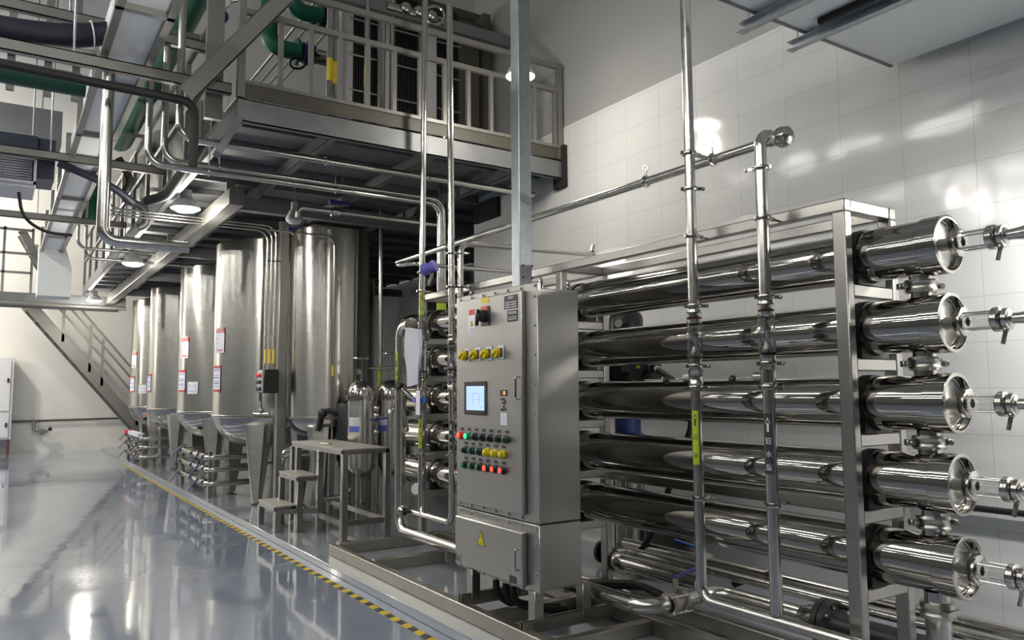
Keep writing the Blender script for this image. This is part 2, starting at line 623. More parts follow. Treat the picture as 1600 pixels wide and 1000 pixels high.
# ------------------------------------------------------------------ skid base under cabinet and rack
sk = thing('skid_base', 'steel channel base frame on the kerb under the control cabinet', 'base frame', (2.9, 4.5, .06))
def rail(p, q, w=.06, h=.09):
    return MB().beam(p, q, w, h).build('base_rail', 'base', sk, bevel=.006, seg=2)
rail((2.455, 1.2, .105), (2.455, 6.53, .105))
rail((2.485, 6.5, .105), (3.6, 6.5, .105))
rail((2.485, 5.73, .105), (3.6, 5.73, .105))
rail((2.485, 3.4, .1), (3.17, 3.4, .1), .06, .08)
rail((3.2, 1.2, .105), (3.2, 3.43, .105))
rail((3.5, 1.2, .105), (3.5, 6.47, .105))
rail((3.2, 3.43, .105), (3.2, 5.7, .105), .05, .08)
rail((2.485, 4.05, .1), (3.17, 4.05, .1), .05, .08)

# ------------------------------------------------------------------ membrane rack
FX0, FX1 = 3.12, 3.475
VX, VR = 3.29, .118
VZ = [2.045, 1.716, 1.384, 1.055, .724]
rk = thing('membrane_rack', 'tall square tube rack carrying five stacked steel vessels by the tiled wall', 'rack', (3.3, 4.1, .06))
for yy in (2.045, 4.12, 6.15):
    for xx in (FX0, FX1):
        MB().beam((xx, yy, .15), (xx, yy, 2.235), .05, .065, (0, 1, 0)).build('post', 'frame', rk, bevel=.006, seg=2)
for xx in (FX0, FX1):
    MB().beam((xx, 2.012, 2.262), (xx, 6.18, 2.262), .05, .056).build('top_beam', 'frame', rk, bevel=.006, seg=2)
MB().beam((FX1 + .03, 2.1, .87), (FX1 + .03, 6.1, .87), .03, .06).build('rear_beam', 'frame', rk, bevel=.004)
for yy in (2.045, 4.12, 6.15):
    MB().beam((FX0 + .025, yy, 2.262), (FX1 - .025, yy, 2.262), .06, .056).build('top_crossbar', 'frame', rk, bevel=.005)
    for z in VZ:
        MB().beam((FX0 + .025, yy, z - VR - .046), (FX1 - .025, yy, z - VR - .046), .06, .055).build('crossbar', 'frame', rk, bevel=.005)

names = ['top', 'second from the top', 'middle', 'fourth from the top', 'lowest']
VLAB = ['topmost of the five horizontal steel membrane vessels, just under the rack frame',
        'second from the top of five horizontal steel membrane vessels',
        'middle one of five horizontal steel membrane vessels at screen height',
        'fourth from the top of five horizontal steel membrane vessels',
        'lowest of the five horizontal steel membrane vessels, just over the floor pipes']
Y0, Y1 = 1.665, 6.74
for i, z in enumerate(VZ):
    v = thing('membrane_vessel', VLAB[i], 'pressure vessel', (VX, 4.2, z - VR), 'membrane vessels in the rack')
    MB().lathe((VX, 0, z), (0, 1, 0), [(VR - .004, Y0 + .08), (VR, Y0 + .082), (VR, Y1 - .082), (VR - .004, Y1 - .08)], 56).build('shell', 'vessel', v)
    for s, e in ((1, Y0), (-1, Y1)):
        R = VR + .007
        cap = MB().lathe((VX, e, z), (0, s, 0), [(R - .003, .09), (R, .087), (R, .001), (R - .002, 0), (R - .014, 0), (R - .0145, .002), (R - .0145, .034), (R - .022, .036), (R - .024, .04)], 56).build('end_ring', 'vessel', v)
        pl = MB().lathe((VX, e, z), (0, s, 0), [(R - .0145, .04), (.034, .04), (.026, .036), (.0245, -.03), (0, -.03)], 48).build('end_plate', 'endplate', v)
        for a in (.5, 2.4, 4.2):
            MB().box(VX + .085 * math.cos(a) - .011, VX + .085 * math.cos(a) + .011, min(e + s * .024, e + s * .04), max(e + s * .024, e + s * .04), z + .085 * math.sin(a) - .009, z + .085 * math.sin(a) + .009).build('retaining_lug', 'steel_pipe', v)
    for yy in (2.045, 4.12, 6.15):
        st = MB().lathe((VX, yy - .028, z), (0, 1, 0), [(VR + .001, 0), (VR + .006, 0), (VR + .006, .056), (VR + .001, .056)], 40).build('rubber_strap', 'rubber', v)
        sa = MB().box(VX - .105, VX + .105, yy - .028, yy + .028, z - VR - .0175, z - VR + .03)
        sa.build('saddle_block', 'rubber', v)
        bt = MB()
        for sx in (-.12, .12):
            bt.cyl((VX + sx, yy, z - VR - .018), (VX + sx, yy, z - VR + .03), .007, 8)
            bt.cyl((VX + sx, yy, z - VR - .016), (VX + sx, yy, z - VR - .004), .013, 6)
        bt.build('strap_bolt', 'steel_pipe', v)

def clamp_coupling(o, z0, z1, label, y, x=VX):
    """short stub with a two-bolt grooved clamp"""
    zc = (z0 + z1) / 2
    t = thing('clamp_coupling', label, 'pipe coupling', (x, y, z0), 'clamp couplings between the vessels')
    MB().tube([(x, y, z0), (x, y, z1)], .046, 28).build('stub_pipe', 'steel', t)
    MB().lathe((x, y, zc - .03), (0, 0, 1), [(.046, 0), (.062, .002), (.068, .012), (.062, .02), (.062, .04), (.068, .048), (.062, .058), (.046, .06)], 32).build('clamp_ring', 'frame', t)
    d = V((.834, -.551, 0))
    for s in (-1, 1):
        c = V((x, y, zc)) + d * (s * .08)
        e = MB().beam(c - d * .02, c + d * .016, .03, .026)
        e.cyl(c + V((-.551, -.834, 0)) * .028, c - V((-.551, -.834, 0)) * .028, .0075, 8)
        e.cyl(c + V((-.551, -.834, 0)) * .03, c + V((-.551, -.834, 0)) * .02, .013, 6)
        e.build('clamp_bolt', 'frame', t, bevel=.004)
    return t
cl = ['clamped stub joining the top vessel to the second one', 'clamped stub joining the second vessel to the middle one',
      'clamped stub joining the middle vessel to the fourth one', 'clamped stub joining the fourth vessel to the lowest one']
for i in range(4):
    clamp_coupling(None, VZ[i + 1] + VR - .004, VZ[i] - VR + .004, cl[i], 1.796)
t = thing('outlet_pipe', 'thick upright clamped pipe dropping from the lowest vessel to the floor', 'pipe', (VX, 1.796, .06))
MB().tube([(VX, 1.796, .06), (VX, 1.796, VZ[4] - VR + .004)], .05, 28).build('pipe', 'steel', t)
MB().lathe((VX, 1.796, .5), (0, 0, 1), [(.05, 0), (.066, .004), (.07, .02), (.064, .03), (.064, .04), (.07, .05), (.066, .066), (.05, .07)], 32).build('clamp_ring', 'frame', t)
MB().beam((VX + .04, 1.73, .535), (VX - .06, 1.735, .535), .024, .02).build('clamp_bolt', 'frame', t)
MB().lathe((VX, 1.796, .06), (0, 0, 1), [(.09, 0), (.09, .016), (.05, .016)], 28).build('floor_flange', 'steel', t)

# sight glasses on the near ends, and the pipes they feed
SGL = ['on the top vessel end', 'on the second vessel end', 'on the middle vessel end', 'on the fourth vessel end', 'on the lowest vessel end']
for i, z in enumerate(VZ):
    s = thing('sight_glass', 'clear glass sight tube with tie rods ' + SGL[i], 'sight glass', (VX, 1.55, z - .06), 'sight glasses on the vessel ends')
    a, b = 1.645, 1.515
    MB().lathe((VX, a, z), (0, -1, 0), [(.019, -.01), (.045, -.008), (.058, 0), (.06, .006), (.06, .026), (.048, .032), (.034, .034), (.019, .034)], 28).build('near_flange', 'steel', s)
    MB().lathe((VX, a - .03, z), (0, -1, 0), [(.034, 0), (.034, .1), (.03, .1), (.03, 0), (.034, 0)], 28).build('glass_tube', 'glass', s)
    MB().lathe((VX, b, z), (0, -1, 0), [(.02, 0), (.044, .002), (.05, .008), (.05, .03), (.044, .036), (.03, .04), (.024, .055)], 28).build('far_flange', 'steel', s)
    for k in range(4):
        an = PI / 4 + k * PI / 2
        x, zz = VX + .045 * math.cos(an), z + .045 * math.sin(an)
        MB().cyl((x, a, zz), (x, b - .034, zz), .004, 8).build('tie_rod', 'steel_pipe', s)
    lv = MB().beam((VX - .015, b - .055, z - .03), (VX - .03, b - .045, z - .1), .014, .01)
    lv.ball((VX - .012, b - .052, z - .042), .014, 10)
    lv.build('clamp_lever', 'steel_pipe', s)
    p = thing('permeate_pipe', 'polished pipe leading right from the sight glass ' + SGL[i], 'pipe', (VX, .9, z - .03), 'pipes off the sight glasses')
    MB().lathe((VX, b - .05, z), (0, -1, 0), [(0, 0), (.028, 0), (.034, .004), (.034, .02), (.022, .026), (.022, .05), (.03, .1), (.03, .75), (0, .75)], 28).build('reducer_pipe', 'steel_pipe', p)
    MB().lathe((VX, b - .042, z), (0, -1, 0), [(.028, 0), (.044, .004), (.044, .022), (.028, .026)], 24).build('clamp', 'steel', p)

# ------------------------------------------------------------------ control cabinet
CB = thing('control_cabinet', 'tall stainless control cabinet with touch screen and coloured buttons on four legs', 'control cabinet', (2.7, 4.03, .15))
up = MB().box(2.555, 2.84, 3.59, 4.47, .705, 2.03).build('upper_body', 'cabinet', CB, bevel=.006, seg=2)
lo = MB().box(2.555, 2.84, 3.59, 4.47, .34, .70).build('lower_body', 'cabinet', CB, bevel=.006, seg=2)
uf = MB().box(2.528, 2.555, 3.565, 4.495, .708, 2.06).build('upper_flange', 'cabinet', CB, bevel=.004)
lf = MB().box(2.528, 2.555, 3.565, 4.495, .328, .702).build('lower_flange', 'cabinet', CB, bevel=.004)
def bolts(parent, pts):
    first = None
    for y, z in pts:
        if first is None:
            y0, z0 = y, z
            first = MB().cyl((2.53, y, z), (2.519, y, z), .009, 6).build('flange_bolt', 'galv', parent)
        else:
            b = first.copy()
            C.objects.link(b)
            b.location = (0, y - y0, z - z0)
ys = [4.44 - k * .142 for k in range(7)]
zs = [1.98 - k * .165 for k in range(8)]
bolts(uf, [(y, 2.042) for y in ys] + [(y, .727) for y in ys] + [(3.595, z) for z in zs] + [(4.467, z) for z in zs])
bolts(lf, [(y, .682) for y in ys] + [(y, .338) for y in ys] + [(3.595, z) for z in (.6, .44)] + [(4.467, z) for z in (.6, .44)])
ud = MB().box(2.5, 2.528, 3.685, 4.43, .745, 2.025).build('upper_door', 'cabinet', CB, bevel=.009, seg=3)
ld = MB().box(2.49, 2.528, 3.68, 4.45, .352, .655).build('lower_door', 'cabinet', CB, bevel=.012, seg=3)
DX = 2.5
def d_handle(parent, x, y, z0, z1):
    return MB().tube([(x, y, z0), (x - .028, y, z0), (x - .028, y, z1), (x, y, z1)], .0065, 10, bend=.012).build('handle', 'steel', parent)
d_handle(ud, DX, 3.71, 1.4, 1.525)
d_handle(ld, 2.49, 3.71, .445, .56)
# main switch
ms = MB().box(DX - .006, DX, 4.03, 4.13, 1.845, 1.965).build('main_switch_plate', 'black', ud, bevel=.003)
MB().box(DX - .007, DX - .0055, 4.055, 4.115, 1.93, 1.965).build('red_label', 'red', ud)
MB().lathe((DX - .005, 4.085, 1.905), (-1, 0, 0), [(.04, 0), (.036, .03), (.02, .034), (.018, .05), (0, .05)], 24).build('main_switch_body', 'black', ud)
MB().beam((DX - .05, 4.085, 1.945), (DX - .05, 4.105, 1.845), .016, .022, (1, 0, 0)).build('main_switch_lever', 'black', ud, bevel=.004)
# warning sticker beside it
wl = MB().box(DX - .0012, DX, 4.21, 4.285, 1.805, 1.965).build('warning_label', 'paper', ud)
MB().box(DX - .002, DX - .0011, 4.213, 4.282, 1.925, 1.962).build('red_band', 'red', ud)
MB().prism([(DX - .0012, 4.222, 1.852), (DX - .0012, 4.272, 1.852), (DX - .0012, 4.247, 1.9)], (-.0008, 0, 0)).build('warning_triangle', 'yellow', ud)
RIGHT, UPV = (0, -1, 0), (0, 0, 1)
m = MB()
lettering(m, 'ϟ', (DX - .0026, 4.247, 1.868), RIGHT, UPV, .03)
for k in range(3):
    m.box(DX - .0026, DX - .002, 4.22, 4.275, 1.812 + k * .012, 1.815 + k * .012)
m.build('warning_print', 'print', ud)
# upper nameplates
def plate(name, y0, y1, z0, z1, mat, x=DX, t=.002):
    return MB().box(x - t, x, y0, y1, z0, z1).build(name, mat, ud if x == DX else ld)
plate('name_plate', 3.725, 3.865, 1.925, 2.005, 'print')
plate('name_plate', 3.725, 3.832, 1.848, 1.915, 'print')
m = MB()
lettering(m, '防爆控制柜', (DX - .0026, 3.778, 1.899), RIGHT, UPV, .018)
for k in range(2):
    m.box(DX - .0026, DX - .002, 3.735, 3.82, 1.861 + k * .012, 1.864 + k * .012)
lettering(m, '控制柜', (DX - .0026, 3.795, 1.99), RIGHT, UPV, .018)
for y0, y1 in ((3.735, 3.79), (3.8, 3.855)):
    for k in range(3):
        m.box(DX - .0026, DX - .002, y0, y1, 1.934 + k * .014, 1.938 + k * .014)
m.build('plate_lettering', 'white', ud)
plate('yellow_tag', 4.04, 4.13, 1.985, 2.02, 'tapeyellow')
# yellow selector switches
for k in range(4):
    y = 4.32 - k * .133
    sp = MB().box(DX - .006, DX, y - .052, y + .018, 1.63, 1.715).build('selector_plate', 'whitepaint', ud, bevel=.003)
    MB().box(DX - .012, DX - .006, y - .042, y + .01, 1.645, 1.7).build('selector_insert', 'print', ud, bevel=.002)
    MB().lathe((DX - .008, y, 1.67), (-1, 0, 0), [(.03, 0), (.031, .02), (.027, .03), (0, .031)], 22).build('selector_knob', 'yellow', ud)
    MB().beam((DX - .043, y + .026, 1.652), (DX - .043, y - .02, 1.684), .014, .018, (1, 0, 0)).build('selector_grip', 'yellow', ud, bevel=.004)
# touch screen
MB().box(DX - .008, DX, 4.07, 4.335, 1.295, 1.505).build('screen_bezel', 'black', ud, bevel=.004)
sc = MB().box(DX - .01, DX - .007, 4.085, 4.3, 1.325, 1.475).build('touch_screen', 'screen', ud)
m = MB()
for (y0, y1, z0, z1) in ((4.25, 4.285, 1.4, 1.402), (4.15, 4.24, 1.43, 1.4315), (4.12, 4.2, 1.39, 1.3915), (4.22, 4.2215, 1.35, 1.43), (4.14, 4.1415, 1.36, 1.42), (4.095, 4.13, 1.345, 1.347)):
    m.box(DX - .0106, DX - .0099, y0, y1, z0, z1)
m.build('screen_lines', 'bluep', ud)
# digital meter and its keys
MB().box(DX - .004, DX, 3.845, 3.91, 1.415, 1.45).build('meter_window', 'black', ud)
m = MB()
lettering(m, '18', (DX - .005, 3.868, 1.432), RIGHT, UPV, .032)
m.build('meter_digits', 'led', ud)
m = MB()
for y, z in ((3.9, 1.395), (3.875, 1.395), (3.885, 1.375), (3.87, 1.37), (3.86, 1.382), (3.9, 1.335), (3.88, 1.335), (3.86, 1.335), (3.878, 1.352)):
    m.cyl((DX - .003, y, z), (DX, y, z), .007, 8)
m.build('meter_keys', 'print', ud)
plate('paper_note', 3.842, 3.91, 1.245, 1.315, 'paper')
m = MB()
for k in range(5):
    m.box(DX - .0028, DX - .002, 3.85, 3.9, 1.255 + k * .012, 1.257 + k * .012)
m.build('note_lines', 'print', ud)
# push buttons
def push(y, z, lens, ring, lit=False):
    b = MB().lathe((DX, y, z), (-1, 0, 0), [(.026, 0), (.026, .012), (.021, .016), (.021, .026), (.015, .028), (0, .028)], 20).build('push_button', ring, ud)
    MB().lathe((DX - .02, y, z), (-1, 0, 0), [(.0155, 0), (.0155, .014), (.011, .017), (0, .017)], 18).build('button_lens', lens, b)
    MB().box(DX - .0012, DX, y - .024, y + .02, z + .033, z + .05).build('button_tag', 'print', ud)
for k, (ln, rg) in enumerate((('redlit', 'redbtn'), ('greenlit', 'greenbtn'), ('black', 'black'), ('black', 'black'), ('black', 'black'), ('black', 'black'), ('dkbtn', 'dkbtn'))):
    push(4.37 - k * .088, 1.163, ln, rg)
for k, (ln, rg) in enumerate((('dkbtn', 'dkbtn'), ('dkbtn', 'dkbtn'), ('dkbtn', 'dkbtn'), ('yellow', 'yellow'), ('yellow', 'yellow'), ('yellow', 'yellow'))):
    push(4.32 - k * .088, 1.075, ln, rg)
for k, (ln, rg) in enumerate((('greenbtn', 'black'), ('greenbtn', 'black'), ('greenbtn', 'black'), ('redlit', 'black'), ('redlit', 'black'), ('redlit', 'black'))):
    push(4.32 - k * .088, .982, ln, rg)
# lower door marks
LX = 2.49
MB().prism([(LX, 4.075, .51), (LX, 4.17, .51), (LX, 4.1225, .6)], (-.0014, 0, 0)).build('danger_triangle', 'yellow', ld)
m = MB()
for a, b in (((4.078, .512), (4.167, .512)), ((4.167, .512), (4.1225, .597)), ((4.1225, .597), (4.078, .512))):
    m.beam((LX - .0018, a[0], a[1]), (LX - .0018, b[0], b[1]), .004, .001, (1, 0, 0))
lettering(m, '!', (LX - .0022, 4.1225, .556), RIGHT, UPV, .045)
lettering(m, '有电危险', (LX - .0022, 4.1225, .523), RIGHT, UPV, .014)
m.build('triangle_lettering', 'print', ld)
m = MB()
lettering(m, 'Ex', (LX - .0012, 4.415, .395), RIGHT, UPV, .062)
m.box(LX - .0012, LX, 4.367, 4.371, .362, .425)
m.build('door_lettering', 'print', ld)
plate('serial_plate', 3.74, 3.81, .36, .4, 'print', LX)
# eye bolts and legs
for (x, y) in ((2.6, 3.63), (2.8, 3.63), (2.6, 4.43), (2.8, 4.43)):
    MB().torus((x, y, 2.066), (.7, -.7, 0), .027, .007, 22, 8).cyl((x, y, 2.03), (x, y, 2.042), .02, 14).build('lifting_eye', 'steel', CB)
for x in (2.535, 2.87):
    for y in (3.615, 4.29):
        MB().beam((x, y, .15), (x, y, .345), .06, .066, (0, 1, 0)).build('leg', 'frame', CB, bevel=.003)
for y in (3.6, 4.28):
    MB().channel((2.43, y, .165), (3.06, y, .165), .075, .03, .004, (0, 0, 1)).build('foot_channel', 'base', CB)
m = MB().box(2.6, 2.8, 3.66, 4.4, .32, .34)
for y in (4.16, 4.05, 3.97):
    m.cyl((2.62, y, .29), (2.62, y, .32), .022, 12)
m.build('cable_gland_plate', 'brushed', CB)
for y, dx in ((4.16, .05), (4.05, .1), (3.97, .16)):
    o = MB().tube([(2.62, y, .3), (2.62, y, .2), (2.66 + dx, y - .04, .13), (2.95, y - .1, .12)], .021, 12, bend=.05).build('cable_hose', 'rubber')
    tag(o, {.05: 'left', .1: 'middle', .16: 'right'}[dx] + ' black cable hose dropping from under the control cabinet', 'hose', 'cable hoses under the cabinet')
o = MB().tube([(2.6, 4.41, .325), (2.6, 4.41, .19)], .03, 16).build('drain_bottle', 'acrylic')
tag(o, 'clear plastic cup hanging under the left corner of the cabinet', 'cup')

# ------------------------------------------------------------------ galvanised column
co = thing('steel_column', 'galvanised square column rising behind the control cabinet', 'column', (2.93, 4.31, .15))
MB().beam((2.93, 4.31, .16), (2.93, 4.31, 7.0), .1, .1, (0, 1, 0)).build('shaft', 'galv', co, bevel=.006, seg=2)
MB().box(2.85, 3.01, 4.23, 4.39, .15, .165).build('base_plate', 'galv', co)
m = MB()
for z in (2.12, 2.2, 2.28):
    for y in (4.285, 4.335):
        m.cyl((2.978, 4.2595, z), (2.978, 4.254, z), .007, 8)
    m.cyl((2.905, 4.2595, z), (2.905, 4.254, z), .007, 8)
m.build('bolt', 'print', co)

# ------------------------------------------------------------------ flow meter risers
def tri_clamp(parent, x, y, z, r, turn=0.0, name='pipe_clamp', mat='steel'):
    m = MB().lathe((x, y, z - .011), (0, 0, 1), [(r, 0), (r + .011, .002), (r + .012, .006), (r + .012, .016), (r + .011, .02), (r, .022)], 24)
    a = turn
    d = V((.834 * math.cos(a) + .551 * math.sin(a), -.551 * math.cos(a) + .834 * math.sin(a), 0))
    m.beam(V((x, y, z)) + d * (r + .008), V((x, y, z)) + d * (r + .042), .014, .016)
    m.ball(V((x, y, z)) + d * (r + .04), .011, 8)
    m.beam(V((x, y, z)) - d * (r + .006), V((x, y, z)) - d * (r + .022), .016, .018)
    return m.build(name, mat, parent)

def flow_meter(parent, x, y, z0, z1, r=.039, ring='red'):
    g = MB().lathe((x, y, z0), (0, 0, 1), [(r, 0), (r, z1 - z0), (r - .01, z1 - z0), (r - .012, 0), (r, 0)], 30).build('meter_tube', 'acrylic', parent)
    MB().lathe((x, y, z0 + .02), (0, 0, 1), [(r - .016, 0), (r - .016, .02), (r - .03, .05), (0, .05)], 20).build('lower_seat', 'steel', parent)
    MB().lathe((x, y, z1 - .055), (0, 0, 1), [(0, 0), (r - .02, 0), (r - .0135, .02), (r - .0135, .05), (0, .05)], 20).build('upper_seat', 'steel', parent)
    MB().cyl((x, y, z0 + .06), (x, y, z1 - .06), .0028, 8).build('guide_rod', 'print', parent)
    MB().lathe((x, y, z0 + .075), (0, 0, 1), [(.005, 0), (.019, .05), (.019, .062), (.004, .07)], 18).build('float', 'steel', parent)
    MB().torus((x, y, z0 + .012), (0, 0, 1), r - .006, .0055, 28, 8).build('lower_seal', 'black', parent)
    MB().torus((x, y, z1 - .03), (0, 0, 1), r - .0075, .005, 28, 8).build('upper_seal', 'redbtn' if ring == 'red' else 'black', parent)
    m = MB()
    a = view_angle(x, y, -.35)
    for k in range(8):
        zz = z0 + .06 + k * (z1 - z0 - .14) / 7
        arc_patch(m, x, y, r + .0006, zz, zz + .003, a - .08, a + (.14 if k % 2 else .05), 3)
    m.build('scale_marks', 'print', parent)
    return g

def riser(name, label, x, y, zbot, ztop, bot_path, knob=True, r=.027, top_path=None, clamps=(), ground=('lime', 'print'), chars='淡液', stick=(1.07, 1.34), turn=-.35, half=.62, valve=True, extra=None, meter_r=.039):
    t = thing(name, label, 'pipe', (x, y, zbot), 'flow meter risers beside the rack')
    # lower run
    MB().tube(bot_path + [(x, y, 1.46)], r, 22, bend=.075).build('lower_pipe', 'steel_pipe', t)
    up_pts = [(x, y, 1.865)] + (top_path or [(x, y, ztop)])
    MB().tube(up_pts, r, 22, bend=.085).build('upper_pipe', 'steel_pipe', t)
    MB().lathe((x, y, 1.475), (0, 0, 1), [(r, -.02), (r + .012, 0), (.036, .004), (.036, .06), (r + .012, .064), (r, .08), (r + .004, .1), (.036, .105), (.036, .13)], 24).build('valve_body', 'steel', t)
    flow_meter(t, x, y, 1.6, 1.842, meter_r)
    MB().lathe((x, y, 1.84), (0, 0, 1), [(.036, 0), (.034, .016), (r, .02), (r, .03)], 24).build('top_ferrule', 'steel', t)
    tri_clamp(t, x, y, 1.875, r)
    tri_clamp(t, x, y, 1.565, r)
    tri_clamp(t, x, y, 1.455, r)
    if knob:
        MB().tube([(x, y, 1.505), (x, y + .075, 1.505)], .02, 16).build('valve_neck', 'steel', t)
        MB().tube([(x, y + .07, 1.503), (x, y + .2, 1.495)], .006, 10).build('valve_stem', 'steel', t)
        MB().ball((x, y + .21, 1.495), .02, 14).build('valve_knob', 'black', t)
    for z in clamps:
        tri_clamp(t, x, y, z, r, turn=.5)
        MB().cyl((x + r, y, z), (FX0 - .024, y + .0, z), .006, 8).build('bracket_stud', 'steel', t)
    pipe_sticker(t, x, y, r, stick[0], stick[1], turn, half, ground[0], ground[1], chars)
    return t
RX = 2.98
tA = riser('flow_meter_riser', 'tall flow meter pipe with a lime green arrow sticker, in front of the rack', RX, 2.81, .38, 7,
           [(RX, 1.4, .405), (RX, 2.81, .405)], clamps=(.9, 2.24), top_path=[(RX, 2.82, 7.0)])
tri_clamp(tA, RX, 2.812, 2.49, .027)
tri_clamp(tA, RX, 2.814, 2.68, .027, turn=.4)
tB = riser('flow_meter_riser', 'flow meter pipe with a black arrow sticker, hooked over at its top', RX, 2.36, .42, 2.6,
           [(RX, 2.36, .43)], clamps=(.92, 2.25), top_path=[(RX, 2.36, 2.66), (RX + .14, 2.36, 2.66)], ground=('print', 'white'), chars='管水废', stick=(1.06, 1.335), r=.029)
tri_clamp(tB, RX, 2.36, 2.49, .029, turn=2.6)
tC = riser('flow_meter_riser', 'tall flow meter pipe with yellow stickers, left of the hanging papers', RX, 5.9, .38, 5,
           [(RX, 5.37 + .3, .43), (RX, 5.9, .43)], knob=False, clamps=(.92, 2.29), top_path=[(RX, 5.83, 7.0)], r=.025, stick=(.97, 1.21), chars='淡液', meter_r=.037)
tri_clamp(tC, RX, 5.89, 2.45, .025)
pipe_sticker(tC, RX, 5.885, .0258, 2.08, 2.28, -.2, .6, 'lime', 'print', '淡')
tD = riser('flow_meter_riser', 'tall flow meter pipe with a black sticker, beside the cabinet left edge', RX, 5.37, .38, 4.6,
           [(RX, 6.2, .43), (RX, 5.37, .43)], knob=False, clamps=(.95, 2.27), top_path=[(RX, 5.42, 4.62)], ground=('print', 'white'), chars='管水废', stick=(.95, 1.21), r=.026, meter_r=.037)
tri_clamp(tD, RX, 5.373, 2.54, .026)
# ball valve with a blue handle between the left risers
bv = thing('ball_valve', 'ball valve with bright blue lever between the two left flow meter pipes', 'valve', (RX - .03, 5.8, 1.33))
MB().lathe((RX - .02, 5.9, 1.28), (0, 0, 1), [(.026, 0), (.036, .01), (.036, .13), (.026, .14)], 18).build('valve_body', 'base', bv)
MB().beam((RX - .07, 5.9, 1.37), (RX - .05, 5.72, 1.37), .012, .038).build('lever', 'bluegrip', bv, bevel=.004)
MB().cyl((RX - .03, 5.9, 1.37), (RX - .075, 5.9, 1.37), .01, 10).build('stem', 'steel', bv)
bk = thing('angle_valve', 'slanted valve with an orange and black knob by the hanging papers', 'valve', (2.96, 6.08, 1.38))
MB().tube([(2.98, 6.0, 1.36), (2.92, 6.18, 1.48)], .02, 14).build('bonnet', 'steel', bk)
MB().lathe((2.925, 6.165, 1.47), (-.28, .8, .53), [(.02, 0), (.045, .005), (.045, .05), (.035, .055), (0, .055)], 8).build('hand_knob', 'black', bk)
MB().lathe((2.925, 6.165, 1.47), (-.28, .8, .53), [(.026, .045), (.026, .062), (0, .062)], 16).build('orange_cap', 'orange', bk)
MB().tube([(2.98, 6.05, 1.37), (3.0, 6.25, 1.4), (3.02, 6.35, 1.25), (3.02, 6.25, 1.1)], .022, 14, bend=.07).build('bend_pipe', 'steel', bk)
# hanging papers
pp = thing('hanging_papers', 'sheaf of white paper hung beside the left flow meter pipe', 'papers', (2.88, 5.86, 1.46))
for k, (dx, dy, rot) in enumerate(((0, 0, .06), (-.015, .03, -.04))):
    vs = []
    for j in range(7):
        for i in range(4):
            u, w = (i / 3 - .5) * .14, j / 6 * .33
            vs.append((2.88 + dx + .012 * math.sin(j * .9 + i) - u * .5, 5.83 + dy * .6 + u * .75 + w * rot, 1.95 - w * 1.35 - .05 * (i / 3) * (j / 6 - .5)))
    MB().add(vs, [(a * 4 + b, a * 4 + b + 1, a * 4 + b + 5, a * 4 + b + 4) for a in range(6) for b in range(3)]).build('sheet', 'paper', pp)
o = MB().box(2.9, 2.903, 5.77, 5.84, 1.25, 1.45).build('paper_tag', 'paper')
tag(o, 'small white paper tag hanging below the sheaf of paper', 'paper')

# header pipe above the rack
hp = thing('header_pipe', 'long polished pipe running above the rack towards the back', 'pipe', (3.12, 4.5, 2.64))
MB().tube([(3.12, 2.36, 2.66), (3.12, 6.68, 2.66)], .0245, 22).build('pipe', 'steel_pipe', hp)
MB().lathe((3.12, 6.68, 2.66), (0, 1, 0), [(.0245, 0), (.02, .02), (0, .025)], 18).build('end_cap', 'steel', hp)
MB().tube([(3.12 + .0, 2.36 + .05, 2.66), (3.12, 2.33, 2.66)], .03, 18).build('elbow_end', 'steel', hp)
MB().lathe((3.12, 2.352, 2.66), (0, -1, 0), [(.03, -.03), (.05, 0), (.052, .02), (.044, .05), (.02, .066), (0, .068)], 20).build('rounded_end', 'steel', hp)
for y in (3.29, 2.78):
    MB().torus((3.12, y, 2.66), (0, 1, 0), .029, .008, 22, 8).build('hanger_ring', 'steel', hp)
    MB().cyl((3.12, y, 2.69), (3.12, y, 2.725), .006, 8).torus((3.12, y, 2.742), (1, .6, 0), .015, .005, 16, 6).build('eye_bolt', 'steel', hp)
MB().beam((RX + .03, 2.8, 2.675), (3.1, 2.785, 2.665), .012, .018).build('bracket', 'steel', hp)
b1 = thing('branch_pipe', 'pale polished pipe bending off the right left-hand riser towards the wall', 'pipe', (3.5, 5.35, 2.3))
MB().tube([(3.045, 5.35, 1.93), (3.045, 5.35, 2.62), (4.4, 5.35, 2.655)], .024, 20, bend=.075).build('pipe', 'steel_pipe', b1)
MB().lathe((4.395, 5.35, 2.655), (1, 0, 0), [(.024, 0), (.036, .005), (.036, .02), (0, .022)], 18).build('end_clamp', 'steel', b1)
MB().beam((4.4, 5.35, 2.69), (4.4, 5.33, 2.74), .03, .02).build('wing_nut', 'steel', b1)
tri_clamp(b1, 3.045, 5.35, 2.27, .024)
tri_clamp(b1, 3.045, 5.35, 2.54, .024)
b2 = thing('branch_pipe', 'lower pale pipe running level towards the wall below the header pipe end', 'pipe', (3.6, 6.3, 2.57))
MB().tube([(3.13, 6.64, 2.655), (3.03, 6.5, 2.6), (3.1, 6.3, 2.595), (4.3, 6.3, 2.6)], .02, 18, bend=.06).build('pipe', 'steel_pipe', b2)
ve = thing('transmitter', 'violet blue transmitter head beside the left flow meter pipe', 'sensor', (3.02, 5.75, 2.4))
MB().lathe((2.93, 5.79, 2.45), (.55, -.75, .25), [(0, 0), (.046, .0), (.052, .01), (.052, .05), (.04, .055), (.04, .085), (.05, .09), (.05, .125), (.045, .13), (0, .13)], 24).build('housing', 'violet', ve)
MB().tube([(3.0, 5.74, 2.43), (2.995, 5.8, 2.33)], .013, 10).build('neck', 'steel', ve)
MB().lathe((2.985, 5.715, 2.5), (.55, -.75, .25), [(0, 0), (.03, 0), (.03, .006), (0, .006)], 18).build('cover_label', 'paper', ve)

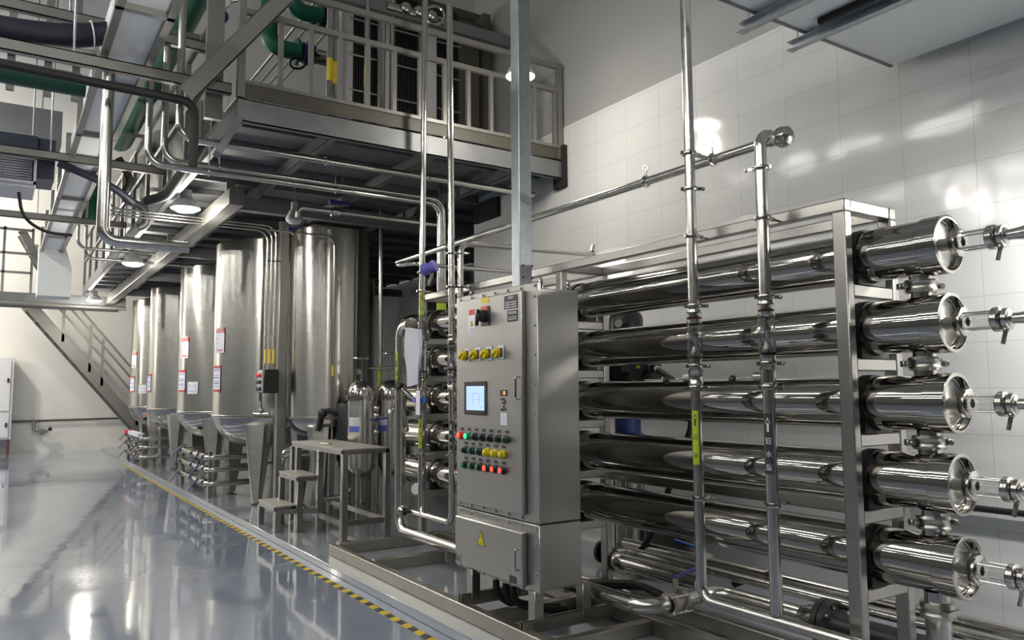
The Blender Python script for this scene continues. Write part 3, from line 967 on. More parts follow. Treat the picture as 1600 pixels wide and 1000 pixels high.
# big loop pipe at the far end of the skid
lp = thing('loop_pipe', 'thick polished pipe looping down the far end of the rack to the base', 'pipe', (2.93, 6.2, .15))
MB().tube([(2.93, 5.99, 2.01), (2.93, 6.2, 2.01), (2.93, 6.2, .27), (2.93, 4.75, .27)], .045, 26, bend=.13, seg=8).build('pipe', 'steel_pipe', lp)
MB().lathe((2.93, 5.99, 2.01), (0, 1, 0), [(.045, 0), (.062, .003), (.062, .03), (.045, .033)], 26).build('clamp', 'steel', lp)
for y in (6.16,):
    MB().lathe((2.93, 6.2, .43), (0, -1, 0), [(.03, .0), (.05, .05), (.05, .075), (.036, .085), (.03, .1)], 22).build('tee_clamp', 'steel', lp)
pipe_sticker(lp, 2.93, 6.2, .0455, 1.5, 1.78, -.95, .4, 'lime', 'print', '淡液')
MB().box(2.9, 2.96, 5.3, 5.34, .15, .24).build('pipe_support', 'base', lp)
# pressure gauge and small valves near the loop
gz = thing('pressure_gauge', 'round pressure gauge on a stem beside the far rack post', 'gauge', (3.0, 6.02, .5))
MB().lathe((3.0, 6.02, .62), (-.83, -.55, 0), [(0, -.02), (.05, -.02), (.052, .0), (.05, .012), (.046, .014), (0, .012)], 24).build('dial_case', 'steel', gz)
MB().lathe((3.0, 6.02, .62), (-.83, -.55, 0), [(.044, .0145), (0, .0146)], 24).build('dial_face', 'white', gz)
MB().tube([(3.0, 6.02, .57), (3.0, 6.02, .45)], .009, 10).build('stem', 'steel', gz)

# ------------------------------------------------------------------ pipes and pump low behind the rack
def ptube(name, label, cat, pts, r, mat='steel_pipe', bend=.1, n=18, group=None, extra=None):
    mb = MB().tube(pts, r, n, bend=bend)
    if extra:
        o0 = V(pts[0])
        t = thing(name, label, cat, (o0.x, o0.y, min(p[2] for p in pts) - r), group)
        mb.build('pipe', mat, t)
        extra(t)
        return t
    o = mb.build(name, mat)
    return tag(o, label, cat, group)

def _ex(t):
    MB().lathe((3.13, 3.2, .27), (.8, .12, 0), [(.045, 0), (.066, .004), (.066, .024), (.052, .028), (.052, .1), (.066, .104), (.066, .124), (.045, .128)], 24).build('wafer_valve', 'base', t)
    for a in (.8, 2.3, 3.9, 5.4):
        y, z = 3.2 + .06 * math.cos(a), .27 + .06 * math.sin(a)
        MB().cyl((3.12, y, z), (3.275, y, z), .006, 8).build('valve_bolt', 'steel', t)
    MB().cyl((3.2, 3.21, .32), (3.2, 3.21, .4), .016, 12).build('valve_stem', 'base', t)
    MB().beam((3.2, 3.21, .405), (3.5, 3.28, .42), .028, .01).build('valve_lever', 'navygrip', t)
ptube('suction_pipe', 'thick low pipe curving from behind the cabinet to a wafer valve', 'pipe', [(2.98, 4.6, .27), (2.98, 3.2, .27), (3.56, 3.25, .27), (3.56, 2.62, .27)], .045, bend=.14, extra=_ex)
fl = thing('flanged_joint', 'black bolted pipe flange beside the near rack post', 'flange', (3.56, 2.5, .15))
MB().lathe((3.56, 2.62, .27), (0, -1, 0), [(.045, 0), (.06, .05), (.06, .08), (.118, .085), (.118, .115), (.1, .116), (.1, .122), (.118, .123), (.118, .15), (.07, .155), (.06, .2), (.06, .7), (0, .7)], 36).build('flange_plate', 'black', fl)
MB().lathe((3.56, 2.66, .27), (0, -1, 0), [(.046, 0), (.066, .05), (.066, .115), (.06, .12)], 28).build('reducer', 'steel', fl)
for k in range(8):
    a = k * PI / 4 + .2
    MB().cyl((3.56 + .093 * math.cos(a), 2.545, .27 + .093 * math.sin(a)), (3.56 + .093 * math.cos(a), 2.455, .27 + .093 * math.sin(a)), .012, 6).build('bolt', 'steel', fl)
MB().box(3.53, 3.59, 2.3, 2.34, .15, .215).build('support', 'base', fl)
ptube('low_pipe', 'slim polished pipe running low along the back of the rack', 'pipe', [(3.62, 4.1, .36), (3.62, 1.5, .36)], .026)
ptube('low_pipe', 'medium polished pipe beside the wall low behind the rack, with a blue valve lever', 'pipe', [(3.8, 4.3, .36), (3.8, 1.2, .36)], .034, extra=lambda t: (
    MB().lathe((3.8, 3.62, .36), (0, -1, 0), [(.034, 0), (.055, .004), (.055, .1), (.034, .104)], 20).build('valve_body', 'base', t),
    MB().beam((3.8, 3.56, .43), (3.79, 3.8, .455), .03, .01).build('valve_lever', 'bluegrip', t),
    MB().cyl((3.8, 3.57, .4), (3.8, 3.57, .44), .012, 10).build('valve_stem', 'steel', t),
    MB().lathe((3.8, 3.05, .36), (0, -1, 0), [(.034, 0), (.052, .004), (.052, .05), (.034, .054)], 20).build('clamp_ring', 'steel', t)))
ptube('manifold_drum', 'short fat capped pipe lying by the pump foot behind the rack', 'pipe', [(3.55, 4.05, .3), (3.55, 3.35, .3)], .055, extra=lambda t: (
    MB().lathe((3.55, 4.06, .3), (0, 1, 0), [(.055, -.02), (.085, -.016), (.085, .012), (.06, .02), (0, .022)], 26).build('end_flange', 'steel', t)))
o = MB().tube([(3.77, 3.9, 1.58), (3.77, 3.66, 1.46), (3.77, 3.58, 1.25), (3.77, 3.8, .83), (3.77, 3.98, .46), (3.76, 4.25, .2)], .02, 12, bend=.14).build('motor_cable', 'rubber')
tag(o, 'thick black cable looping down from the pump motor behind the rack', 'cable')
o = MB().tube([(3.95, 3.45, .22), (3.98, 3.2, .34), (3.98, 2.95, .3), (4.0, 2.7, .12), (4.05, 2.6, .1)], .025, 12, bend=.12).build('floor_hose', 'rubber')
tag(o, 'black hose arching over the floor close to the tiled wall', 'hose')
for k, (dx, dz) in enumerate(((0, 0), (.07, -.03))):
    o = MB().tube([(3.3 + dx, 4.2, .17 + dz), (3.4 + dx, 3.75, .24 + dz), (3.42 + dx, 3.55, .2 + dz)], .022, 12, bend=.1).build('power_cable', 'rubber')
    tag(o, ['upper', 'lower'][k] + ' black cable lying under the fat capped pipe', 'cable', 'cables under the rack')
# vertical multistage pump behind the rack
PX, PY = 4.07, 4.55
pm = thing('vertical_pump', 'tall vertical pump with a black motor on a blue head, behind the rack', 'pump', (PX, PY, .06))
MB().box(PX - .16, PX + .16, PY - .17, PY + .17, .06, .1).build('base_plate', 'base', pm)
MB().lathe((PX, PY, .1), (0, 0, 1), [(.1, 0), (.13, .01), (.13, .1), (.1, .12), (.1, .18)], 28).build('foot_casting', 'steel', pm)
MB().lathe((PX, PY, .28), (0, 0, 1), [(.095, 0), (.095, .8)], 28).build('stage_tube', 'steel', pm)
for k in range(4):
    a = k * PI / 2 + .6
    MB().cyl((PX + .115 * math.cos(a), PY + .115 * math.sin(a), .2), (PX + .115 * math.cos(a), PY + .115 * math.sin(a), 1.1), .008, 8).build('tie_rod', 'steel', pm)
MB().lathe((PX, PY, 1.06), (0, 0, 1), [(0, 0), (.135, 0), (.135, .04), (.1, .06), (.1, .26), (.14, .28), (.14, .3), (0, .3)], 28).build('motor_stool', 'blue', pm)
mt = MB().lathe((PX, PY, 1.36), (0, 0, 1), [(.145, 0), (.145, .02), (.125, .03), (.125, .5), (.132, .505), (.132, .64), (.115, .68), (.06, .7), (0, .7)], 36).build('motor', 'motor', pm)
m = MB()
for k in range(28):
    a = k * 2 * PI / 28
    m.beam((PX + .128 * math.cos(a), PY + .128 * math.sin(a), 1.42), (PX + .128 * math.cos(a), PY + .128 * math.sin(a), 1.84), .004, .016, (math.cos(a), math.sin(a), 0))
m.build('cooling_fins', 'motor', pm)
tb_ = MB().box(PX - .21, PX - .08, PY - .47, PY - .25, 1.52, 1.68).build('terminal_box', 'motor', pm, bevel=.01)
MB().lathe((PX - .21, PY - .36, 1.6), (-1, 0, 0), [(.075, 0), (.075, .012), (.07, .016), (0, .016)], 28).build('box_cover', 'motor', tb_)
MB().prism([(PX - .2275, PY - .35, 1.6), (PX - .2275, PY - .4, 1.6), (PX - .2275, PY - .375, 1.645)], (-.001, 0, 0)).build('warning_triangle', 'yellow', tb_)
m = MB()
lettering(m, '!', (PX - .2295, PY - .375, 1.617), (0, -1, 0), (0, 0, 1), .03)
m.build('warning_mark', 'print', tb_)
MB().tube([(PX - .14, PY - .25, 1.6), (PX - .1, PY - .1, 1.6)], .04, 14).build('box_neck', 'motor', pm)
MB().tube([(PX - .14, PY - .47, 1.6), (PX - .2, PY - .54, 1.59)], .03, 14).build('cable_gland', 'motor', pm)
MB().tube([(PX - .2, PY - .54, 1.59), (PX - .26, PY - .62, 1.585)], .024, 14).build('cable_ferrule', 'whitepaint', pm)
MB().lathe((PX - .126, PY - .06, 1.95), (-.93, -.37, 0), [(.03, 0), (.03, .012), (0, .012)], 18).build('name_badge', 'whitepaint', pm)
MB().box(PX - .1, PX - .02, PY + .06, PY + .1, 1.9, 1.98).build('rating_plate', 'white', pm)
for s in (-1, 1):
    MB().tube([(PX, PY + s * .1, .17), (PX, PY + s * .34, .17)], .05, 18).lathe((PX, PY + s * .3, .17), (0, s, 0), [(.05, 0), (.09, 0), (.09, .03), (.05, .03)], 22).build('port_flange', 'black', pm)
wf = thing('wall_stand', 'low square tube stand against the tiled wall under the rack', 'stand', (4.4, 4.5, .06))
for y in (4.28, 4.86):
    MB().beam((4.42, y, .06), (4.42, y, .56), .05, .05, (0, 1, 0)).build('leg', 'frame', wf)
MB().beam((4.42, 4.24, .58), (4.42, 4.9, .58), .05, .05).build('top_bar', 'frame', wf)
MB().box(4.44, 4.46, 4.3, 4.84, .1, .53).build('back_panel', 'hxdark', wf)
# wall conduit and valve at the right edge
ptube('wall_conduit', 'thin dark conduit fixed along the tiled wall at the right edge', 'conduit', [(4.57, 2.6, .78), (4.57, .4, .78)], .018, 'black')
ptube('drain_pipe', 'polished drain pipe with a blue lever valve, low at the right edge', 'pipe', [(3.95, 2.35, .3), (3.95, .9, .3)], .03, extra=lambda t: (
    MB().lathe((3.95, 2.2, .3), (0, -1, 0), [(.03, 0), (.055, .01), (.06, .06), (.055, .12), (.03, .13)], 18).build('valve_body', 'base', t),
    MB().ball((3.95, 2.12, .375), .03, 12).build('valve_dome', 'steel', t),
    MB().beam((3.95, 2.13, .38), (3.96, 2.25, .46), .03, .012).build('lever', 'steel', t),
    MB().beam((3.96, 2.25, .46), (3.97, 2.36, .475), .034, .016).build('grip', 'navygrip', t),
    MB().lathe((3.95, 1.95, .3), (0, -1, 0), [(.03, 0), (.05, .004), (.05, .05), (.03, .054)], 18).build('green_union', 'dkgreen', t)))

# ------------------------------------------------------------------ three step platform
sp = thing('step_platform', 'grey steel step stool with two lower treads beside the tanks', 'step stool', (2.85, 7.8, .06))
def leg(x, y, z, w=.058):
    return MB().beam((x, y, .06), (x, y, z), w, w, (0, 1, 0)).build('leg', 'frame', sp, bevel=.004)
TX0, TX1, TY0, TY1, TZ = 2.725, 3.2, 7.0, 8.55, .905
for x in (TX0 + .022, TX1 - .022):
    for y in (TY0 + .022, TY1 - .022):
        leg(x, y, TZ - .05)
leg(TX0 + .022, 7.68, TZ - .05)
leg(TX0 + .022, 8.36, TZ - .05)
def tread(x0, x1, y0, y1, z, n):
    t = MB()
    w = (x1 - x0) / n
    for k in range(n):
        t.box(x0 + k * w + .002, x0 + (k + 1) * w - .002, y0, y1, z - .012, z)
    t.build('tread', 'tread', sp)
    e = MB()
    e.beam((x0 + .02, y0, z - .032), (x0 + .02, y1, z - .034), .04, .045).beam((x1 - .02, y0, z - .032), (x1 - .02, y1, z - .032), .04, .04)
    e.beam((x0, y0 + .02, z - .032), (x1, y0 + .02, z - .032), .04, .04).beam((x0, y1 - .02, z - .032), (x1, y1 - .02, z - .032), .04, .04)
    e.build('tread_frame', 'frame', sp)
tread(TX0, TX1, TY0, TY1, TZ, 9)
tread(2.53, 2.765, 7.7, 8.34, .61, 5)
tread(2.35, 2.56, 7.82, 8.45, .315, 5)
for y in (7.73, 8.31):
    leg(2.56, y, .56)
for y in (7.85, 8.42):
    leg(2.38, y, .27)
m = [((TX0 + .02, TY0, .22), (TX0 + .02, TY1, .22)), ((TX1 - .02, TY0, .22), (TX1 - .02, TY1, .22)), ((TX0, TY0 + .02, .22), (TX1, TY0 + .02, .22)),
     ((2.38, 7.84, .26), (TX0, 7.7, .26))]
for a, b in m:
    MB().beam(a, b, .04, .05).build('stretcher', 'frame', sp)
for x, y in ((TX0 + .02, TY0 + .02), (TX1 - .02, TY0 + .02)):
    MB().box(x - .05, x + .05, y - .05, y + .05, .06, .07).build('foot_plate', 'frame', sp)
o = MB().tube([(2.85, 7.95, .909), (2.87, 7.75, .912), (2.91, 7.8, .912)], .009, 8, bend=.03).build('loose_lever', 'base')
tag(o, 'loose metal handle lying on the step stool top', 'tool')

# ------------------------------------------------------------------ filter housings
def filt(x, y, label, front=True):
    t = thing('filter_housing', label, 'filter housing', (x, y, .06), 'steel filter housings behind the step stool')
    r = .155
    MB().lathe((x, y, .6), (0, 0, 1), [(0, -.1), (.06, -.095), (.12, -.04), (r, .02), (r, .76)], 36).build('shell', 'tank', t)
    MB().lathe((x, y, 1.37), (0, 0, 1), [(r, -.02), (r + .016, -.018), (r + .016, .0), (r + .012, .002), (r + .016, .004), (r + .016, .03), (r, .032), (r - .005, .09), (.12, .155), (.06, .195), (0, .205)], 36).build('lid', 'steel', t)
    for k in range(8):
        a = k * PI / 4 + .2
        c = V((x + (r + .018) * math.cos(a), y + (r + .018) * math.sin(a), 1.34))
        MB().cyl(c, c + V((0, 0, .1)), .009, 8).torus(c + V((0, 0, .125)), (math.cos(a), math.sin(a), 0), .017, .005, 14, 6).build('eye_nut', 'steel', t)
    for k in range(3):
        a = k * 2 * PI / 3 + 4.1
        c = V((x + .13 * math.cos(a), y + .13 * math.sin(a), 0))
        MB().beam(c + V((0, 0, .06)), c + V((0, 0, .75)), .04, .04, (0, 1, 0)).build('leg', 'frame', t)
    a0 = view_angle(x, y, -.55)
    st = arc_patch(MB(), x, y, r + .001, 1.0, 1.16, a0 - .42, a0 + .42).build('label_sticker', 'white', t)
    arc_patch(MB(), x, y, r + .002, 1.0, 1.065, a0 - .42, a0 + .42).build('label_band', 'bluep', st)
    MB().cyl((x, y, 1.57), (x, y, 1.64), .012, 10).build('vent_stub', 'steel', t)
    return t
f1 = filt(3.4, 8.2, 'leftmost of three steel filter housings behind the step stool, with a handwheel')
filt(3.75, 8.2, 'middle of three steel filter housings, partly behind the thick loop pipe')
filt(4.1, 8.2, 'rightmost of three steel filter housings, behind the rack post')
MB().tube([(3.4, 8.2, 1.6), (3.4, 8.2, 1.8)], .007, 8).lathe((3.4, 8.2, 1.8), (0, 0, 1), [(.0, 0), (.02, .0), (.02, .02), (0, .02)], 12).torus((3.4, 8.2, 1.81), (0, 0, 1), .1, .011, 26, 8).build('handwheel', 'steel', f1)
MB().lathe((3.34, 8.17, 1.66), (-.3, -1, 0), [(0, 0), (.035, 0), (.035, .02), (0, .022)], 18).build('vent_gauge', 'steel', f1)
w2 = thing('handwheel_valve', 'small handwheel valve on a level pipe above the filter housings', 'valve', (3.75, 8.2, 1.6))
MB().tube([(3.75, 8.2, 1.62), (3.75, 8.2, 1.86)], .008, 8).build('stem', 'steel', w2)
MB().torus((3.75, 8.2, 1.87), (0, 0, 1), .085, .011, 26, 8).build('wheel', 'steel', w2)
MB().tube([(3.45, 8.12, 1.7), (4.25, 8.12, 1.72)], .014, 12).build('level_pipe', 'steel', w2)
ptube('u_pipe', 'inverted U shaped pipe in front of the middle filter housing', 'pipe', [(3.58, 7.85, .06), (3.58, 7.85, 1.26), (3.98, 7.85, 1.26), (3.98, 8.06, 1.26)], .025, bend=.07)
vt = thing('valve_cluster', 'small valve pair with dark blue levers between two filter housings', 'valves', (3.46, 7.92, .06))
MB().tube([(3.46, 7.92, .06), (3.46, 7.92, 1.26)], .017, 12).build('riser_pipe', 'steel', vt)
for z in (1.26, 1.18, 1.0):
    MB().ball((3.46, 7.92, z), .034, 12).build('valve_ball', 'steel', vt)
for z, s in ((1.13, -1), (1.145, 1)):
    MB().beam((3.46, 7.88, z), (3.46 + s * .1, 7.86, z + .01), .018, .022).build('lever', 'navygrip', vt)
bm_ = thing('feed_pump', 'black motor pump standing beside the big round tank behind the step stool', 'pump', (3.3, 8.45, .06))
MB().lathe((3.36, 8.5, .95), (0, 0, 1), [(.1, -.35), (.1, -.3), (.12, -.28), (.12, .3), (.1, .36), (0, .37)], 28).build('motor', 'motor', bm_)
MB().box(3.29, 3.42, 8.42, 8.54, 1.31, 1.4).build('terminal_box', 'motor', bm_, bevel=.008)
MB().lathe((3.36, 8.5, .06), (0, 0, 1), [(.11, 0), (.11, .04), (.09, .06), (.09, .55)], 24).build('pump_body', 'base', bm_)
MB().tube([(3.3, 8.5, 1.2), (3.1, 8.62, 1.24), (3.05, 8.62, 1.0)], .03, 12, bend=.08).build('hose', 'rubber', bm_)
MB().ball((3.1, 8.61, 1.2), .055, 12).build('control_head', 'black', bm_)

# ------------------------------------------------------------------ tanks
TW = 1.13
def tank(x, y, r, ztop, label, group, legs=True, plac=None):
    t = thing('storage_tank', label, 'tank', (x, y, .06), group)
    prof = [(0, TW - .44 * r / .76)]
    n = 9
    for k in range(1, n + 1):
        a = PI / 2 * k / n
        prof.append((r * math.sin(a) ** .8, TW - .44 * r / .76 * math.cos(a) ** 1.1))
    MB().lathe((x, y, 0), (0, 0, 1), prof, 72).build('bottom_dish', 'dish', t)
    MB().lathe((x, y, 0), (0, 0, 1), [(r, TW), (r + .006, TW + .002), (r + .006, ztop), (r * .8, ztop + .05), (r * .3, ztop + .09), (0, ztop + .1)], 72).build('shell', 'tank', t)
    MB().lathe((x, y, 0), (0, 0, 1), [(r + .002, TW - .01), (r + .012, TW), (r + .012, TW + .02), (r + .002, TW + .03)], 72).build('weld_band', 'brushed', t)
    if legs:
        for k in range(3):
            a = math.radians(240 - 120 * k)
            d = V((math.cos(a), math.sin(a), 0))
            s = V((-d.y, d.x, 0))
            c = V((x, y, 0)) + d * (r - .03)
            zt, zb = TW - .09, .09
            L = MB()
            top = [c + s * w + d * q + V((0, 0, zt)) for w, q in ((-.17, -.1), (-.17, .0), (-.09, .06), (.09, .06), (.17, .0), (.17, -.1))]
            bot = [c + s * w + d * q + V((0, 0, zb)) for w, q in ((-.05, -.03), (-.05, .03), (-.03, .06), (.03, .06), (.05, .03), (.05, -.03))]
            L.add(top + bot, [tuple(range(6)), tuple(range(6, 12))[::-1]] + [(i, (i + 1) % 6, (i + 1) % 6 + 6, i + 6) for i in range(6)])
            lg = L.build('leg', 'tank', t)
            MB().lathe(c + V((0, 0, .06)), (0, 0, 1), [(0, 0), (.075, 0), (.075, .012), (.03, .02), (.03, .05), (0, .05)], 20).build('levelling_foot', 'steel', lg)
    return t
TG = 'tall storage tanks in a row'
tank_pos = [(10.48, 'nearest of the tall storage tanks, with two placards at its left edge'), (12.85, 'second nearest tall storage tank, with a square white notice below its placards'),
            (15.75, 'third nearest tall storage tank, with one blue striped placard showing'), (18.05, 'farthest tall storage tank, in front of the slanting stair')]
tanks = [tank(3.09, y, .755, 3.37, lab, TG) for y, lab in tank_pos]
tank(3.36, 9.12, .47, 3.37, 'round steel tank behind the step stool, right of the square post', TG, legs=True)
tank(4.75, 13.0, .8, 3.37, 'dim steel tank standing in the dark recess behind the filter housings', TG)

def sample_valve(x, y, r, ang, label):
    d = V((math.cos(ang), math.sin(ang), 0))
    p = V((x, y, TW + .04)) + d * r
    t = thing('sample_valve', label, 'valve', p, 'small valves on the tank bottoms')
    MB().tube([p, p + d * .1], .02, 12).build('stub', 'steel', t)
    s = V((-d.y, d.x, 0))
    MB().tube([p + d * .08 - s * .08, p + d * .08 + s * .08], .022, 12).build('cross_body', 'steel', t)
    MB().ball(p + d * .09 + V((0, 0, .045)), .03, 12).cyl(p + d * .09 + V((0, 0, .05)), p + d * .09 + V((0, 0, .13)), .009, 8).build('bonnet', 'steel', t)
    for q in (-1, 1):
        MB().lathe(p + d * .08 + s * (.07 * q), s * q, [(.022, 0), (.034, .003), (.034, .02), (0, .022)], 16).build('clamp', 'steel', t)
for (y, _), lab in zip(tank_pos, ('nearest', 'second nearest', 'third nearest', 'farthest')):
    a = math.atan2(-y, -3.09) + .0
    sample_valve(3.09, y, .765, a - .16, 'small cross valve on the bottom weld of the ' + lab + ' tall tank')
# placards
PLK = []
def placard(y, ang, z0, z1, w, kind, label, r=.764):
    t = thing('placard', label, 'sign', (3.09 + r * math.cos(ang), y + r * math.sin(ang), z0), 'placards on the tall tanks')
    h = w / r / 2
    arc_patch(MB(), 3.09, y, r + .004, z0, z1, ang - h, ang + h, 10).build('board', 'paper', t)
    H = z1 - z0
    rr = r + .006
    if kind == 'notice':
        m = MB()
        for k in range(5):
            arc_patch(m, 3.09, y, rr, z0 + H * .18, z0 + H * .28, ang - h * .7 + k * h * .32, ang - h * .6 + k * h * .32, 2)
        arc_patch(m, 3.09, y, rr, z0 + H * .6, z0 + H * .75, ang - h * .6, ang - h * .45, 2)
        arc_patch(m, 3.09, y, rr, z0 + H * .6, z0 + H * .72, ang + h * .45, ang + h * .6, 2)
        m.build('printing', 'bluep', t)
        return t
    m = MB()
    if kind == 'red':
        arc_patch(m, 3.09, y, rr, z0 + H * .8, z1, ang - h, ang + h, 8)
        arc_patch(MB(), 3.09, y, rr, z0 + H * .08, z0 + H * .13, ang - h * .6, ang + h * .75, 6).build('red_line', 'red', t)
    else:
        arc_patch(m, 3.09, y, rr, z0 + H * .9, z1, ang - h, ang + h, 8)
        arc_patch(MB(), 3.09, y, rr, z0, z0 + H * .09, ang - h, ang + h, 8).build('red_band', 'red', t)
    m.build('red_band', 'red', t)
    m = MB()
    if kind == 'red':
        for k in range(6):
            arc_patch(m, 3.09, y, rr, z0 + H * (.16 + k * .1), z0 + H * (.19 + k * .1), ang - h * .8, ang - h * (.6 if k % 2 else .4), 3)
        m.build('printing', 'print', t)
        m = MB()
        for vs, fs in [text_mesh('危险', .1)]:
            bent_shape(m, [(p.x, p.y) for p in vs], fs, 3.09, y, rr + .002, ang, z0 + H * .9)
        m.build('heading', 'white', t)
    else:
        for k, q in enumerate((.8, .62, .52, .38, .3, .2)):
            arc_patch(m, 3.09, y, rr, z0 + H * q, z0 + H * (q + (.035 if k % 2 == 0 else .015)), ang - h * .8, ang + h * .8, 6)
        m.build('printing', 'bluep', t)
    return t
def left_ang(y, frac):
    """angle on the tank that shows at FRAC of its half width left of its centre line"""
    base = math.atan2(-y, -3.09)
    return base - math.asin(frac)
WH = ('nearest', 'second nearest', 'third nearest', 'farthest')
placard(10.48, left_ang(10.48, .87), 1.94, 2.26, .22, 'red', 'red headed white placard on the nearest tall tank')
placard(10.48, left_ang(10.48, .91), 1.45, 1.78, .22, 'blue', 'blue striped placard on the nearest tall tank')
placard(12.85, left_ang(12.85, .86), 1.96, 2.28, .22, 'red', 'red headed white placard on the second nearest tall tank')
placard(12.85, left_ang(12.85, .9), 1.45, 1.78, .22, 'blue', 'blue striped placard on the second nearest tall tank')
placard(12.85, left_ang(12.85, .68), 1.42, 1.6, .2, 'notice', 'square white notice on the second nearest tall tank')
placard(15.75, left_ang(15.75, .955), 1.45, 1.78, .22, 'blue', 'blue striped placard on the third nearest tall tank')
placard(18.05, left_ang(18.05, .9), 1.96, 2.28, .22, 'red', 'red headed white placard on the farthest tall tank')
placard(18.05, left_ang(18.05, .93), 1.45, 1.78, .22, 'blue', 'blue striped placard on the farthest tall tank')
placard(18.05, left_ang(18.05, .66), 1.42, 1.6, .2, 'notice', 'square white notice on the farthest tall tank')
# small pipes hugging the tank fronts
for (y, _), lab in zip(tank_pos, WH):
    a = math.atan2(-y, -3.09) - .2
    p = V((3.09 + .8 * math.cos(a), y + .8 * math.sin(a), 0))
    o = MB().tube([p + V((0, 0, TW + .2)), p + V((0, 0, 3.4))], .012, 10).build('level_tube', 'steel_pipe')
    tag(o, 'thin upright tube on the front of the ' + lab + ' tall tank', 'pipe', 'tubes on the tank fronts')

# ------------------------------------------------------------------ valve stands in front of the tanks
def valve_stand(ya, yb, x, label, white=False):
    t = thing('valve_stand', label, 'valve stand', (x, (ya + yb) / 2, .06), 'valve stands in front of the tall tanks')
    for y in (ya, yb):
        MB().beam((x, y, .06), (x, y, .66), .05, .05, (0, 1, 0)).build('post', 'frame', t)
    for k, z in enumerate((.58, .42, .24)):
        o = .0
        MB().tube([(x + .6, ya - .02, z), (x - .03, ya - .02, z), (x - .03, yb + .05, z), (x + .3, yb + .05, z)], .036, 16, bend=.08).build('pipe', 'steel_pipe', t)
        for y in (ya + .14, (ya + yb) / 2, yb - .1):
            MB().lathe((x - .03, y - .035, z), (0, 1, 0), [(.036, 0), (.058, .003), (.058, .02), (.046, .024), (.046, .046), (.058, .05), (.058, .067), (.036, .07)], 18).build('clamp', 'steel', t)
        for y in (ya + .45, yb - .02):
            v = MB().lathe((x - .03, y, z), (0, 1, 0), [(.03, -.04), (.046, -.03), (.046, .03), (.03, .04)], 16).build('valve', 'steel', t)
            MB().tube([(x - .03, y, z + .03), (x - .06, y - .03, z + .05), (x - .2, y - .16, z - .1)], .009, 8).build('lever', 'navygrip', v)
    if white:
        MB().beam((x - .03, ya + .1, .64), (x - .03, yb - .1, .64), .11, .07).build('wrapped_plate', 'white', t)
        MB().beam((x - .06, yb - .42, .645), (x - .06, yb - .1, .645), .1, .074).build('red_end', 'redbtn', t)
    return t
valve_stand(10.9, 12.7, 2.4, 'three tier valve and pipe stand in front of the nearest tall tanks')
valve_stand(16.1, 18.0, 2.34, 'three tier valve stand with white and red wrapped top, before the far tanks', True)
o = MB().tube([(2.9, 11.6, .4), (3.5, 11.6, .4)], .02, 12).build('drain_tube', 'steel_pipe')
tag(o, 'short level drain tube under the second nearest tall tank', 'pipe')
for k, (z, x) in enumerate(((.775, 2.74), (.71, 2.76))):
    y = 8.86 + k * .04
    o = MB().tube([(x, y, z - .075), (x, y, z), (3.2, y, z + .01)], .019, 14, bend=.05).build('spout_pipe', 'steel_pipe')
    tag(o, ['upper', 'lower'][k] + ' bent spout pipe between the square post and the step stool', 'pipe', 'spout pipes')
bl = thing('drain_valve', 'small drain pipe with a dark blue lever valve under the step stool', 'valve', (3.0, 8.0, .06))
MB().tube([(2.86, 8.1, .3), (3.22, 8.1, .32)], .028, 14).build('pipe', 'steel', bl)
MB().ball((3.2, 8.08, .38), .05, 12).build('valve_ball', 'steel', bl)
MB().beam((2.95, 8.06, .36), (2.88, 8.05, .5), .03, .014).build('lever', 'navygrip', bl)
MB().beam((3.2, 8.1, .06), (3.2, 8.1, .32), .03, .03, (0, 1, 0)).build('support', 'base', bl)

# post with the push button box
po = thing('support_post', 'light grey square post carrying the mezzanine beside the nearest tall tank', 'post', (2.83, 9.3, .06))
MB().beam((2.83, 9.3, .07), (2.83, 9.3, 3.5), .11, .1, (0, 1, 0)).build('shaft', 'rail', po, bevel=.006)
MB().box(2.72, 2.94, 9.19, 9.41, .06, .075).build('base_plate', 'rail', po)
bx = thing('button_box', 'black push button box with red and black buttons on the square post', 'control box', (2.66, 9.26, 1.42))
MB().box(2.6, 2.775, 9.2, 9.32, 1.43, 1.71).build('case', 'black', bx, bevel=.008)
bf = MB().box(2.575, 2.6, 9.21, 9.38, 1.44, 1.7).build('button_panel', 'hxframe', bx, bevel=.004)
for r_ in range(3):
    for c_ in range(3):
        MB().lathe((2.575, 9.235 + c_ * .055, 1.48 + r_ * .08), (-1, 0, 0), [(.022, 0), (.022, .02), (.016, .026), (0, .026)], 14).build('button', 'redbtn' if r_ == 2 else 'black', bf)
for k in range(3):
    x = 2.63 + k * .05
    o = MB().tube([(.84 + k * .03, 9.27, 4.3), (.84 + k * .03, 9.27, 3.36 + k * .035), (x, 9.27, 3.36 + k * .035), (x, 9.27, 1.7)], .012, 10, bend=.13).build('cable_conduit', 'steel_pipe')
    tag(o, ['left', 'middle', 'right'][k] + ' one of three thin conduits bending down to the black button box', 'conduit', 'conduits to the button box')
    o = MB().cyl((x, 9.27, 1.78), (x, 9.27, 1.95), .0145, 10).build('conduit_sleeve', 'tapeyellow')
    tag(o, 'yellow sleeve on the ' + ['left', 'middle', 'right'][k] + ' conduit above the black button box', 'sleeve', 'yellow conduit sleeves')
for z in (2.1, 3.0):
    o = MB().beam((2.61, 9.265, z), (2.79, 9.265, z + .01), .03, .014).build('conduit_bracket', 'steel')
    tag(o, ('lower' if z < 2.5 else 'upper') + ' bracket clipping the three conduits to the square post', 'bracket', 'conduit brackets')

